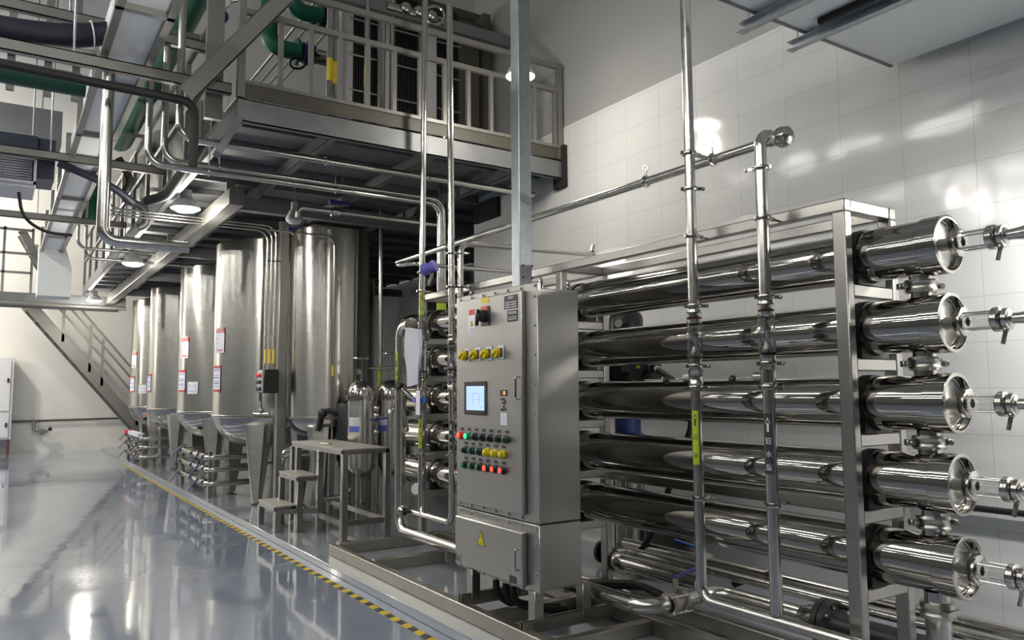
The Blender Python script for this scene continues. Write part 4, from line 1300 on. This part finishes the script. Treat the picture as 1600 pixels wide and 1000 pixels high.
# ------------------------------------------------------------------ mezzanine
MZ = thing('mezzanine_deck', 'raised steel mezzanine deck with beams underneath, over the tall tanks', 'mezzanine', (3, 12, 3.5))
DX0, DY0 = 1.45, 6.0
MB().box(DX0, 4.6, DY0 + .05, 7.75, 3.69, 3.72).box(DX0, 6.9, 7.76, 18.95, 3.69, 3.72).build('deck_plate', 'deck', MZ, smooth=False)
MB().channel((DX0, DY0 + .03, 3.615), (4.62, DY0 + .03, 3.615), .06, .18, .009, (0, -1, 0)).build('front_edge_beam', 'beam', MZ)
MB().channel((DX0 + .03, DY0 + .06, 3.605), (DX0 + .03, 18.95, 3.605), .06, .17, .009, (-1, 0, 0)).build('side_edge_beam', 'beam', MZ)
for x in (2.24, 3.17, 4.1):
    MB().channel((x, DY0 + .06, 3.58), (x, 18.95, 3.58), .07, .1, .008, (-1, 0, 0)).build('long_beam', 'beam', MZ)
y = 6.45
while y < 18.9:
    MB().beam((DX0 + .06, y, 3.655), (4.6 if y < 7.6 else 6.8, y, 3.655), .05, .06).build('joist', 'beam', MZ)
    y += .62
MB().beam((1.95, 8.0, 3.42), (1.95, 18.95, 3.42), .15, .17).build('main_girder', 'rail', MZ, bevel=.005)
for y in (8.3, 11.65, 14.4, 16.92):
    MB().beam((1.95, y, 3.5), (1.95, y, 3.7), .09, .09, (0, 1, 0)).build('girder_hanger', 'beam', MZ)
    MB().beam((1.9, y, 3.42), (6.8, y, 3.42), .1, .14).build('cross_girder', 'beam', MZ)
MB().beam((1.30, 5.96, 3.22), (1.47, 6.03, 3.55), .05, .09, (0, 1, 0)).build('corner_brace', 'beam', MZ)
MB().box(4.56, 4.61, 5.96, 6.14, 3.44, 3.86).build('wall_cleat', 'rust', MZ)
MB().box(4.56, 4.61, 7.2, 7.7, 3.38, 3.6).build('wall_cleat', 'rust', MZ)

rl = thing('mezzanine_railing', 'square tube railing with uprights along the near edge of the mezzanine', 'railing', (3, 6.03, 3.7))
RY = 6.03
MB().box(1.5, 4.6, RY - .012, RY + .0, 3.722, 3.86).build('toe_plate', 'hxdark', rl)
MB().beam((1.5, RY - .012, 3.845), (4.6, RY - .012, 3.845), .03, .03).build('toe_rail', 'rail', rl)
MB().beam((1.5, RY, 4.42), (4.6, RY, 4.42), .04, .045).build('mid_rail', 'rail', rl)
MB().beam((1.5, RY, 4.67), (4.6, RY, 4.67), .04, .05).build('top_rail', 'rail', rl)
for k in range(12):
    x = 1.78 + k * .2475
    MB().beam((x, RY, 3.85), (x, RY, 4.4), .036, .036, (0, 1, 0)).build('baluster', 'rail', rl)
for x in (1.475, 4.56):
    MB().beam((x, RY, 3.72), (x, RY, 4.7), .055, .05, (0, 1, 0)).build('post', 'rail', rl)
br = thing('stair_stringer', 'slanting grey channel rising from the mezzanine corner out of the top of the picture', 'beam', (1.3, 5.93, 3.62))
MB().channel((1.06, 5.93, 3.62), (2.4, 5.93, 5.4), .07, .13, .008, (0, -1, 0)).build('channel', 'rail', br)
up_ = thing('corner_post', 'broad grey upright post beside the mezzanine corner', 'post', (1.33, 6.6, 3.6))
MB().box(1.27, 1.4, 6.28, 6.34, 3.6, 6.2).build('plate', 'rail', up_)
ub = MB().beam((1.4, 7.0, 5.3), (4.6, 7.0, 5.3), .1, .12).build('overhead_beam', 'beam')
tag(ub, 'pale level beam crossing high over the mezzanine railing', 'beam')
# long side railing of clear upright tubes
sr = thing('side_railing', 'railing along the long left edge of the mezzanine', 'railing', (1.47, 13, 3.7))
for z in (4.25, 4.75):
    MB().beam((1.47, 6.7, z), (1.47, 18.95, z), .04, .045).build('rail', 'rail', sr)
for k in range(11):
    MB().beam((1.47, 6.9 + k * 1.2, 3.7), (1.47, 6.9 + k * 1.2, 4.75), .045, .045, (0, 1, 0)).build('post', 'rail', sr)
for k in range(6):
    y = 10.2 + k * 1.35
    t = thing('deck_tank', ['nearest', 'second nearest', 'third nearest', 'fourth nearest', 'second farthest', 'farthest'][k] + ' upright steel cylinder on the mezzanine behind its left railing', 'tank', (1.95, y, 3.72), 'steel cylinders on the mezzanine')
    MB().lathe((1.95, y, 3.72), (0, 0, 1), [(0, 0), (.36, 0), (.36, 1.25), (.3, 1.33), (.1, 1.38), (0, 1.38)], 40).build('shell', 'tank', t)
    MB().cyl((1.95, y, 5.08), (1.95, y, 5.25), .04, 12).build('top_nozzle', 'steel', t)

# bay lamps
def bay_lamp(x, y, z, label, top, power=BAY_POWER, lit=True, r=.15, lens='bay'):
    t = thing('bay_lamp', label, 'lamp', (x, y, z), 'round bay lamps')
    MB().lathe((x, y, z), (0, 0, 1), [(r, 0), (r * .95, .03), (r * .6, .1), (r * .4, .12), (r * .4, .2), (0, .2)], 28).build('shade', 'whitepaint' if lit else 'hxframe', t)
    MB().lathe((x, y, z - .01), (0, 0, 1), [(0, -.03), (r * .6, -.02), (r * .9, .004), (r * .9, .012), (0, .012)], 28).build('lens', lens if lit else 'white', t)
    if top > z + .22:
        MB().cyl((x, y, z + .19), (x, y, top), .008, 8).build('hanger_rod', 'galv', t)
    if lit:
        ld_ = bpy.data.lights.new('bay_lamp_light', 'POINT')
        ld_.energy = power
        ld_.shadow_soft_size = .11
        ld_.color = (1, .94, .84)
        lo_ = bpy.data.objects.new('bay_lamp_light', ld_)
        C.objects.link(lo_)
        lo_.parent = t
        lo_.location = (0, 0, -.19)
    return t
bay_lamp(1.6, 8.74, 3.4, 'nearest lit round lamp under the mezzanine, above the first tall tank', 3.64)
bay_lamp(1.6, 12.57, 3.34, 'middle lit round lamp under the mezzanine', 3.64)
bay_lamp(1.6, 18.1, 3.34, 'farthest lit round lamp under the mezzanine, by the slanting stair', 3.64, 60)
bay_lamp(3.5, 5.15, 4.03, 'bright round lamp half hidden behind the galvanised column', 7.0, 30, r=.12)
bay_lamp(.9, 4.14, 3.62, 'lit round lamp hanging over the aisle, farther from the camera', 7.0, 16, r=.12, lens='aisle')
bay_lamp(.9, 3.8, 3.52, 'lit round lamp hanging over the aisle, nearer the camera', 7.0, 16, r=.12, lens='aisle')
bay_lamp(-2.6, 18.9, 3.2, 'added unseen round lamp under the far walkway, left of the picture', 3.36, 130)  # added out of view to brighten the lower back wall
bay_lamp(-2.2, 19.8, 6.1, 'added unseen round lamp high before the back wall, left of the picture', 7.0, 650)  # unseen lamp, added to light the upper back wall
bay_lamp(2.54, 8.0, 3.24, 'small unlit lamp shade under the mezzanine by the square post', 3.64, lit=False, r=.09)

# pipes hung under and beside the mezzanine
def run(name, label, pts, r, mat='steel_pipe', bend=.12, cat='pipe', group=None, clamps=()):
    t = thing(name, label, cat, (pts[-1][0], pts[-1][1], min(p[2] for p in pts) - r), group)
    MB().tube(pts, r, 16, bend=bend).build('pipe', mat, t)
    for c in clamps:
        MB().torus(c[:3], c[3], r + .004, .007, 18, 6).build('clamp_ring', 'steel', t)
        if len(c) > 4:
            MB().cyl(V(c[:3]) + V((0, 0, r)), V(c[:3]) + V((0, 0, c[4])), .006, 6).build('hanger', 'galv', t)
    return t
XD = (1, 0, 0)
run('overhead_pipe', 'left one of two pipes dropping beside the mezzanine then running under it', [(.93, 6.7, 5.6), (.93, 6.7, 3.28), (3.58, 6.7, 3.28), (3.58, 6.7, 2.4)], .028,
    group='pipe pair under the mezzanine', clamps=[(1.4, 6.7, 3.28, XD, .3), (2.5, 6.7, 3.28, XD, .3)])
run('overhead_pipe', 'right one of two pipes dropping beside the mezzanine then running under it', [(1.06, 6.78, 5.6), (1.06, 6.78, 3.35), (3.66, 6.78, 3.35), (3.66, 6.78, 2.4)], .028,
    group='pipe pair under the mezzanine', clamps=[(1.5, 6.78, 3.35, XD, .25), (2.6, 6.78, 3.35, XD, .25)])
for k, x in enumerate((3.58, 3.66)):
    o = MB().cyl((x, 6.7 + .08 * k, 2.1), (x, 6.7 + .08 * k, 2.42), .03, 14).build('pipe_sleeve', 'lime')
    tag(o, ['left', 'right'][k] + ' yellow green sleeve on the pipe pair behind the left flow meter pipes', 'sleeve', 'yellow green pipe sleeves')
run('overhead_pipe', 'single pipe crossing right under the near edge beam of the mezzanine', [(1.105, 6.4, 5.6), (1.105, 6.4, 3.44), (4.5, 6.4, 3.44)], .03, clamps=[(1.45, 6.4, 3.44, XD), (2.3, 6.4, 3.44, XD), (3.3, 6.4, 3.44, XD)])
run('overhead_pipe', 'thick bright pipe dropping from the nearest cross beam and elbowing right below the mezzanine', [(.58, 6.17, 3.86), (.58, 6.17, 2.53), (1.16, 6.17, 2.53)], .042, bend=.1)
run('overhead_pipe', 'pipe with a valve hanging below the mezzanine above the step stool', [(2.35, 7.3, 3.12), (2.35, 7.3, 3.22), (3.9, 7.3, 3.22), (3.9, 7.3, 3.69)], .024, bend=.07)
iv = thing('actuated_valve', 'dark blue valve handle on the pipe below the mezzanine', 'valve', (2.75, 7.25, 3.2))
MB().lathe((2.68, 7.3, 3.22), (1, 0, 0), [(.024, 0), (.045, .01), (.045, .09), (.024, .1)], 16).build('body', 'steel', iv)
MB().box(2.66, 2.86, 7.26, 7.32, 3.29, 3.33).build('handle', 'navygrip', iv)
MB().cyl((2.73, 7.3, 3.25), (2.73, 7.3, 3.31), .01, 8).build('stem', 'steel', iv)
run('sample_line', 'thin tube arching over the round tank and dropping behind the step stool', [(2.45, 8.6, 3.24), (3.214, 8.6, 3.24), (3.214, 8.6, .07)], .012, bend=.12)
o = MB().cyl((3.214, 8.6, 1.62), (3.214, 8.6, 1.74), .0145, 10).build('tube_sleeve', 'tapeyellow')
tag(o, 'yellow sleeve on the thin tube behind the step stool', 'sleeve')
mv = thing('small_valve', 'small dark blue valve on the thin tube near the mezzanine', 'valve', (2.7, 8.35, 3.15))
MB().box(2.66, 2.76, 8.58, 8.62, 3.26, 3.29).build('lever', 'navygrip', mv)
MB().ball((2.72, 8.6, 3.23), .025, 10).build('body', 'steel', mv)
rv = run('upright_pipe', 'upright pipe with a lime arrow sticker behind the filter housings', [(3.77, 8.55, 3.62), (3.77, 8.55, .06)], .026)
pipe_sticker(rv, 3.77, 8.55, .0262, 1.45, 1.75, 0, .7, 'lime', 'print', '水')
for k in range(2):
    x = 1.02 + k * .1
    run('service_pipe', ['left', 'right'][k] + ' of two slim far pipes bending under the mezzanine left edge', [(x - .15, 12.5, 4.6), (x - .15, 12.5, 3.5 - k * .14), (2.6, 12.5, 3.5 - k * .14)], .022, bend=.12, group='slim far pipes')

# ------------------------------------------------------------------ machines on the mezzanine
hx = thing('plate_heat_exchanger', 'tall plate heat exchanger with black plates between pale end plates, on the mezzanine', 'heat exchanger', (3.4, 7.5, 3.72))
def slab(x0, x1, y0, y1, z0, z1, name, mat, bevel=.0):
    return MB().box(x0, x1, y0, y1, z0, z1).build(name, mat, hx, bevel=bevel)
slab(2.77, 2.9, 7.3, 7.75, 3.72, 5.7, 'end_plate', 'hxframe', .01)
slab(3.17, 3.3, 7.22, 7.75, 3.72, 5.7, 'end_plate', 'hxframe', .01)
slab(3.64, 3.82, 7.22, 7.75, 3.72, 5.45, 'end_plate', 'hxframe', .01)
for x0, x1 in ((2.9, 3.165), (3.305, 3.635), (3.825, 4.12)):
    n = int((x1 - x0) / .028)
    m = MB()
    for k in range(n):
        m.box(x0 + k * (x1 - x0) / n, x0 + (k + .7) * (x1 - x0) / n, 7.3, 7.74, 3.76, 5.65)
    m.build('plate_pack', 'hxblack', hx, smooth=False)
for z in (4.12, 4.5, 4.87, 5.25):
    for y in (7.28,):
        MB().tube([(2.85, y, z), (4.15, y, z)], .011, 8).build('tie_bar', 'rail', hx)
MB().box(4.13, 4.4, 7.3, 7.72, 3.72, 5.6).build('follower_plate', 'hxdark', hx)
MB().box(4.43, 4.52, 7.25, 7.74, 3.72, 5.72).build('end_column', 'hxdark', hx)
MB().beam((2.77, 7.5, 5.75), (4.52, 7.5, 5.75), .1, .1).build('carrying_bar', 'hxdark', hx)
for i, (x, y, z1, lab) in enumerate(((2.54, 7.0, 5.25, 'leftmost polished upright pipe on the mezzanine with a yellow sleeve'), (2.61, 7.05, 5.25, 'second polished upright pipe on the mezzanine with a yellow sleeve'),
                                     (2.9, 6.95, 6.5, 'tall polished pipe in front of the black plates'), (3.09, 7.0, 6.5, 'left of two tall pipes before the pale end plate'), (3.19, 7.0, 6.5, 'right of two tall pipes before the pale end plate'))):
    t = thing('process_pipe', lab, 'pipe', (x, y, 3.72), 'process pipes on the mezzanine')
    MB().tube([(x, y, 3.72), (x, y, z1)], .027, 16).build('pipe', 'steel', t)
    if i < 3:
        MB().cyl((x, y, 4.42), (x, y, 4.64), .028, 14).build('yellow_sleeve', 'tapeyellow', t)
    MB().lathe((x, y, 3.95), (0, 0, 1), [(.027, 0), (.045, .003), (.045, .03), (.027, .033)], 16).build('clamp', 'steel', t)
pv = thing('pipe_valve_group', 'shiny cluster of clamped fittings at the foot of the pale end plates', 'valves', (3.45, 7.0, 3.72))
MB().tube([(3.2, 7.0, 3.86), (3.75, 7.0, 3.86)], .035, 16).build('pipe', 'steel', pv)
for x in (3.28, 3.42, 3.56, 3.7):
    MB().ball((x, 6.98, 3.88), .06, 14).build('valve_ball', 'steel', pv)
    MB().lathe((x - .05, 7.0, 3.86), (1, 0, 0), [(.035, 0), (.06, .003), (.06, .02), (.035, .023)], 16).build('clamp', 'steel', pv)
MB().torus((3.7, 6.95, 4.02), (0, 1, 0), .075, .014, 22, 8).build('gauge_ring', 'steel', pv)
pv2 = thing('pipe_valve_group', 'cluster of clamped fittings high before the pale end plates, at the top of the picture', 'valves', (3.4, 7.0, 5.2))
MB().tube([(3.1, 6.95, 5.3), (3.75, 6.95, 5.3)], .04, 16).build('pipe', 'steel', pv2)
for x in (3.3, 3.45, 3.6):
    MB().ball((x, 6.93, 5.32), .065, 14).build('valve_ball', 'steel', pv2)
MB().torus((3.62, 6.9, 5.32), (.4, 1, 0), .1, .018, 24, 8).build('clamp_ring', 'steel', pv2)
for k, (x, z, lab) in enumerate(((2.37, 5.31, 'lower green elbow pipe with a blue valve on the mezzanine'), (2.62, 5.8, 'upper green elbow pipe with a blue valve at the top of the picture'))):
    t = thing('green_elbow_pipe', lab, 'pipe', (x, 8.5, z - .1), 'green elbow pipes')
    MB().tube([(x, 8.5, z + 1.1), (x, 8.5, z), (x + .3, 8.5, z)], .095, 22, bend=.24).build('elbow', 'green', t)
    MB().lathe((x + .3, 8.5, z), (1, 0, 0), [(.095, 0), (.15, 0), (.15, .03), (.1, .035), (.1, .06)], 26).build('flange', 'green', t)
    MB().lathe((x + .37, 8.5, z), (1, 0, 0), [(.1, 0), (.13, .01), (.11, .04), (.13, .1), (.1, .11)], 26).build('valve_body', 'blue', t)
    MB().lathe((x + .49, 8.5, z), (1, 0, 0), [(.1, 0), (.12, .01), (.12, .03), (.085, .04), (.085, .25), (.12, .26), (.12, .3), (0, .3)], 26).build('grey_spool', 'steel', t)
    MB().cyl((x + .3, 8.4, z - .08), (x + .28, 8.33, z - .2), .012, 8).torus((x + .28, 8.33, z - .2), (0, .5, 1), .085, .014, 22, 8).build('handwheel', 'black', t)
for k in range(4):
    o = MB().tube([(2.95 + k * .13, 7.9, 6.05), (2.95 + k * .13, 22.4, 6.05)], .022, 10).build('ceiling_conduit', 'rail')
    tag(o, ['first', 'second', 'third', 'fourth'][k] + ' from the left of four parallel conduits above the mezzanine', 'conduit', 'parallel conduits')
    for y in (9.5, 14, 18.5):
        h = MB().cyl((2.95 + k * .13, y, 6.07), (2.95 + k * .13, y, 7.0), .005, 6).build('hanger_rod', 'galv', o)

# ------------------------------------------------------------------ overhead gear at the upper left
for (y, z, lab) in ((6.1, 3.79, 'nearest level channel beam crossing at the upper left'), (9.0, 3.84, 'level channel beam carrying the fan coil unit'), (12.0, 3.79, 'far level channel beam across the pale back wall'), (6.75, 4.36, 'high level beam at the top left corner')):
    t = thing('cross_beam', lab, 'beam', (0, y, z - .05), 'level beams at the upper left')
    MB().channel((-3.5, y, z), (1.42, y, z), .06, .085, .008, (0, -1, 0)).build('channel', 'rail', t)
    for x in (-2.6, -.9, .35):
        MB().cyl((x, y + .02, z + .04), (x, y + .02, 7.0), .008, 6).build('hanger_rod', 'galv', t)
du = thing('air_duct', 'long pale sheet metal air duct running away at the upper left', 'air duct', (.69, 9, 3.85))
y0 = 2.4
while y0 < 15.2:
    y1 = min(y0 + 1.45, 15.6)
    MB().box(.56, .82, y0 + .02, y1 - .02, 3.9, 4.25).build('duct_section', 'duct', du)
    fr = MB().box(.515, .865, y1 - .045, y1 + .0, 3.86, 4.29)
    fr.box(.515, .565, y0, y1, 3.86, 3.9).box(.815, .865, y0, y1, 3.86, 3.9)
    fr.build('flange_frame', 'rail', du)
    y0 = y1
MB().prism([(.5, 15.4, 3.95), (.9, 15.4, 3.95), (1.0, 15.4, 3.6), (.5, 15.4, 3.6)], (0, .45, 0)).build('drop_neck', 'duct', du)
MB().box(.5, 1.0, 15.38, 15.9, 3.1, 3.6).build('drop_box', 'duct', du)
gp = thing('green_main_pipe', 'thick dark green pipe running away beside the air duct', 'pipe', (1.28, 9, 4.79))
MB().tube([(1.28, 6.75, 4.95), (1.28, 11.8, 4.95)], .16, 28).build('pipe', 'green', gp)
MB().lathe((1.28, 11.8, 4.95), (0, 1, 0), [(.16, 0), (.15, .08), (.08, .15), (0, .17)], 28).build('end_cap', 'green', gp)
for y in (7.9, 9.6):
    MB().lathe((1.28, y, 4.95), (0, 1, 0), [(.161, 0), (.175, .005), (.175, .05), (.161, .055)], 28).build('joint_band', 'dkgreen', gp)
for y in (7.5, 9.2, 10.9):
    MB().beam((1.0, y, 4.77), (1.47, y, 4.77), .05, .04).build('support_bar', 'rail', gp)
g2 = ptube('green_cross_pipe', 'level dark green pipe crossing at the upper left under a black cable', 'pipe', [(-3.4, 7.1, 3.95), (.5, 7.1, 3.95)], .085, 'dkgreen', n=22)
g3 = thing('green_end_pipe', 'pale green capped pipe end hanging by the thick elbow pipe at the upper left', 'pipe', (1.02, 12.6, 3.9))
MB().tube([(1.02, 12.6, 4.6), (1.02, 12.6, 4.0)], .12, 22).ball((1.02, 12.6, 4.0), .12, 18).build('pipe', 'green', g3)
MB().lathe((1.02, 12.6, 4.2), (0, 0, 1), [(.12, 0), (.14, .005), (.14, .05), (.12, .055)], 22).build('joint_band', 'dkgreen', g3)
g4 = thing('green_riser', 'bright green upright pipe with a round gauge beside the corner post', 'pipe', (1.75, 8.0, 5.2))
MB().tube([(1.75, 8, 6.4), (1.75, 8, 5.45)], .05, 18).build('pipe', 'green', g4)
MB().lathe((1.75, 7.94, 5.4), (-.3, -1, 0), [(0, 0), (.075, 0), (.075, .03), (0, .032)], 22).build('gauge', 'white', g4)
MB().ball((1.75, 8, 5.27), .07, 14).build('valve_body', 'blue', g4)
MB().tube([(1.78, 7.98, 5.42), (1.95, 7.96, 5.5)], .02, 10).build('side_port', 'steel', g4)
o = MB().tube([(-3.4, 5.95, 3.66), (1.13, 5.95, 3.58), (1.13, 5.95, 3.1)], .032, 14, bend=.09).build('insulated_pipe', 'rubber')
tag(o, 'black insulated pipe crossing the air duct and bending down by the mezzanine corner', 'pipe')
o = MB().tube([(1.15, 9.2, 3.5), (.95, 9.1, 3.62), (.6, 9.0, 3.72), (.42, 9.0, 3.78)], .04, 14, bend=.15).build('coil_hose', 'navy')
tag(o, 'dark hose drooping from the fan coil unit to the thick elbow pipe', 'hose')
o = MB().tube([(1.0, 9.3, 4.0), (1.15, 9.3, 3.75), (1.02, 9.3, 3.55), (1.28, 9.3, 3.5), (1.3, 9.3, 3.3), (1.22, 9.3, 3.25)], .04, 14, bend=.12).build('coil_hose', 'rubber')
tag(o, 'black looped hose hanging beside the pale green pipe end', 'hose')
o = MB().tube([(1.38, 6.95, 3.6), (1.36, 7.4, 3.5), (1.35, 8.3, 3.42), (1.2, 8.6, 3.4)], .05, 14, bend=.2).build('insulated_hose', 'rubber')
tag(o, 'black insulated hose slanting below the mezzanine left edge', 'hose')
cw = thing('wrapped_bundle', 'dark blue wrapped cable bundle crossing at the upper left corner', 'cable bundle', (0, 6.3, 3.9))
MB().tube([(-3.4, 6.3, 4.02), (0, 6.3, 3.98), (.35, 6.3, 4.03), (.6, 6.3, 4.12)], .085, 18, bend=.2).build('wrap', 'navy', cw)
MB().tube([(-3.4, 6.25, 3.87), (-.02, 6.25, 3.87), (.5, 6.25, 3.92)], .02, 10, bend=.1).build('tube', 'rail', cw)
MB().torus((.47, 6.3, 4.08), (1, 0, .2), .09, .006, 20, 6).build('tie', 'white', cw)
for k in range(3):
    o = MB().tube([(-3.4, 7.6, 4.32 - k * .1), (.5, 7.6, 4.32 - k * .1)], .022, 10).build('tray_pipe', 'rail')
    tag(o, ['top', 'middle', 'bottom'][k] + ' of three slim level pipes behind the dark blue bundle', 'pipe', 'slim level pipes')
for k, x in enumerate((-.02, .25, .46)):
    o = MB().beam((x, 7.65, 4.0), (x, 7.65, 7.0), .06, .05, (0, 1, 0)).build('hanging_post', 'rail')
    tag(o, ['left', 'middle', 'right'][k] + ' of three hanging posts behind the dark blue bundle', 'post', 'hanging posts')
# fan coil unit
ac = thing('fan_coil_unit', 'hanging fan coil unit with a louvred front at the left edge', 'fan coil', (-.25, 9.2, 3.5))
MB().box(-1.0, .24, 9.1, 9.75, 3.52, 4.06).build('casing', 'acwhite', ac, bevel=.01)
MB().box(-1.0, .24, 9.06, 9.1, 3.8, 4.04).build('dark_panel', 'acdark', ac)
gr = MB()
for k in range(8):
    gr.beam((-.96, 9.085, 3.59 + k * .026), (.2, 9.085, 3.59 + k * .026), .03, .006, (0, .5, 1))
MB().box(-.98, .22, 9.092, 9.1, 3.57, 3.8).build('grille_recess', 'acdark', ac)
MB().box(-1.0, .24, 9.05, 9.09, 3.79, 3.815).box(-1.0, .24, 9.05, 9.09, 3.545, 3.57).box(.215, .24, 9.05, 9.09, 3.545, 3.815).build('grille_frame', 'acwhite', ac)
gr.build('louvre', 'acwhite', ac, smooth=False)
MB().box(.24, .4, 9.1, 9.6, 3.62, 4.04).build('control_box', 'acdark', ac, bevel=.008)
for x in (-.9, .2):
    MB().cyl((x, 9.4, 4.06), (x, 9.4, 7.0), .008, 6).build('hanger_rod', 'galv', ac)
o = MB().tube([(.1, 9.3, 3.5), (.14, 9.35, 3.25), (.35, 9.4, 3.12), (.6, 9.4, 3.12)], .016, 10, bend=.12).build('drain_hose', 'rubber')
tag(o, 'thin black drain hose curving below the fan coil unit', 'hose')
fb = MB().box(-3.4, .5, 10.2, 10.8, 4.3, 4.7).build('supply_duct', 'beam')
tag(fb, 'broad grey duct section above the fan coil unit at the left edge', 'air duct')

# ------------------------------------------------------------------ far end: walkway, stair, wall fittings
fw = thing('far_walkway', 'far raised walkway crossing before the back wall', 'walkway', (-1, 19.2, 3.3))
MB().box(-5, 2.3, 19.0, 20.2, 3.47, 3.53).build('deck_plate', 'deck', fw)
for y in (19.0, 20.2):
    MB().channel((-5, y, 3.42), (2.3, y, 3.42), .06, .2, .01, (0, -1, 0)).build('edge_beam', 'beam', fw)
MB().tube([(-5, 18.9, 3.3), (2.3, 18.9, 3.28)], .04, 12).build('service_pipe', 'rail', fw)
fr_ = thing('far_railing', 'railing of the far walkway at the left edge', 'railing', (-1.5, 19.05, 3.53))
for z in (4.85, 4.35, 3.95):
    MB().beam((-5, 19.05, z), (.5, 19.05, z), .05, .05).build('rail', 'frame', fr_)
for x in (-4.2, -2.8, -1.4, 0, .5):
    MB().beam((x, 19.05, 3.53), (x, 19.05, 4.9), .05, .05, (0, 1, 0)).build('post', 'frame', fr_)
us = thing('upper_stair', 'short bright stair flight climbing from the far walkway', 'stair', (.5, 19.6, 3.6))
for y in (19.4, 20.0):
    MB().beam((.3, y, 4.9), (1.0, y, 3.6), .05, .16).build('stringer', 'frame', us)
for k in range(5):
    MB().box(.4 + k * .13, .62 + k * .13, 19.4, 20.0, 4.6 - k * .24, 4.63 - k * .24).build('tread', 'tread', us)
fs = thing('far_stair', 'steel stair slanting down to the right before the back wall', 'stair', (2, 21.5, 0))
A, B_ = V((.5, 21.2, 3.5)), V((3.4, 21.2, .1))
for y in (21.1, 22.0):
    MB().beam((.5, y, 3.55), (3.38, y, .06), .05, .25).build('stringer', 'rail', fs)
for k in range(14):
    t_ = (k + .5) / 14
    p = A.lerp(B_, t_)
    MB().box(p.x - .12, p.x + .14, 21.1, 22.0, p.z, p.z + .03).build('tread', 'hxdark', fs)
for dz in (.5, .8, 1.05):
    MB().beam((.8, 21.1, 3.35 + dz), (3.38, 21.1, .22 + dz), .04, .05).build('handrail', 'rail', fs)
for x in (1.25, 1.83, 2.1, 2.9):
    z = 3.55 - (x - .5) * 1.212
    MB().beam((x, 21.1, z), (x, 21.1, z + 1.12), .06, .05, (0, 1, 0)).build('post', 'rail', fs)
wc = thing('wall_cabinet', 'white door cabinet on brown feet against the back wall at the left edge', 'cabinet', (-.2, 22.35, 0))
MB().box(-.9, .33, 22.05, 22.55, .35, 2.28).build('body', 'whitepaint', wc, bevel=.01)
for z0, z1 in ((.4, .98), (1.02, 2.22)):
    MB().box(-.28, .27, 22.02, 22.05, z0, z1).build('door', 'white', wc, bevel=.006)
for z in (.7, 1.75):
    MB().box(.2, .24, 21.99, 22.02, z - .05, z + .05).build('handle', 'black', wc)
for x in (-.85, .28):
    MB().beam((x, 22.1, 0), (x, 22.1, .35), .06, .06, (0, 1, 0)).build('foot', 'brown', wc)
wp = thing('wall_pipe', 'dark pipe along the back wall with a small hanging tap', 'pipe', (1.4, 22.5, .5))
MB().tube([(.3, 22.52, .76), (4.2, 22.52, .8)], .025, 10).build('pipe', 'hxdark', wp)
MB().tube([(.8, 22.5, .76), (.8, 22.45, .52), (1.1, 22.42, .5)], .035, 12, bend=.06).build('drop_pipe', 'beam', wp)
MB().lathe((.98, 22.4, .5), (0, -1, 0), [(.05, -.03), (.08, 0), (.08, .05), (0, .06)], 18).build('tap_body', 'beam', wp)
MB().ball((1.14, 22.4, .56), .05, 10).build('tap_knob', 'black', wp)
eb = thing('electrical_box', 'small dark box on the wall of the recess under the mezzanine', 'box', (6.9, 13.2, 3.4))
MB().box(6.85, 7.0, 12.9, 13.5, 3.0, 3.44).build('case', 'hxdark', eb, bevel=.01)
MB().box(6.84, 6.85, 12.95, 13.45, 3.05, 3.39).build('door', 'acdark', eb)

# ------------------------------------------------------------------ panel and struts at the upper right
dp = thing('overhead_duct', 'flat pale sheet metal duct seen from below at the upper right', 'air duct', (3.4, .8, 3.44))
MB().box(2.75, 4.55, -2.0, 2.6, 3.44, 3.72).build('duct_body', 'duct', dp, bevel=.004)
MB().box(2.75, 4.555, 2.585, 2.606, 3.434, 3.46).build('end_seam', 'beam', dp)
for x in (3.72, 3.3):
    t = thing('strut_channel', 'galvanised strut channel under the overhead duct, ' + ('nearer the wall' if x > 3.5 else 'farther from the wall'), 'strut', (x, .8, 3.38), 'struts under the duct')
    MB().channel((x, -1.5, 3.405), (x, 2.72, 3.405), .05, .05, .004, (1, 0, 0)).build('channel', 'galv', t)
    MB().cyl((x, 2.66, 3.43), (x, 2.66, 3.8), .006, 8).build('rod', 'galv', t)
    MB().box(x - .03, x + .03, 2.69, 2.722, 3.378, 3.384).build('end_tab', 'galv', t)
o = MB().tube([(3.62, -1.4, 3.42), (3.62, 2.45, 3.42)], .02, 12).build('rubber_pad', 'rubber')
tag(o, 'black rubber strip pinched between the overhead duct and the strut nearer the wall', 'strip')
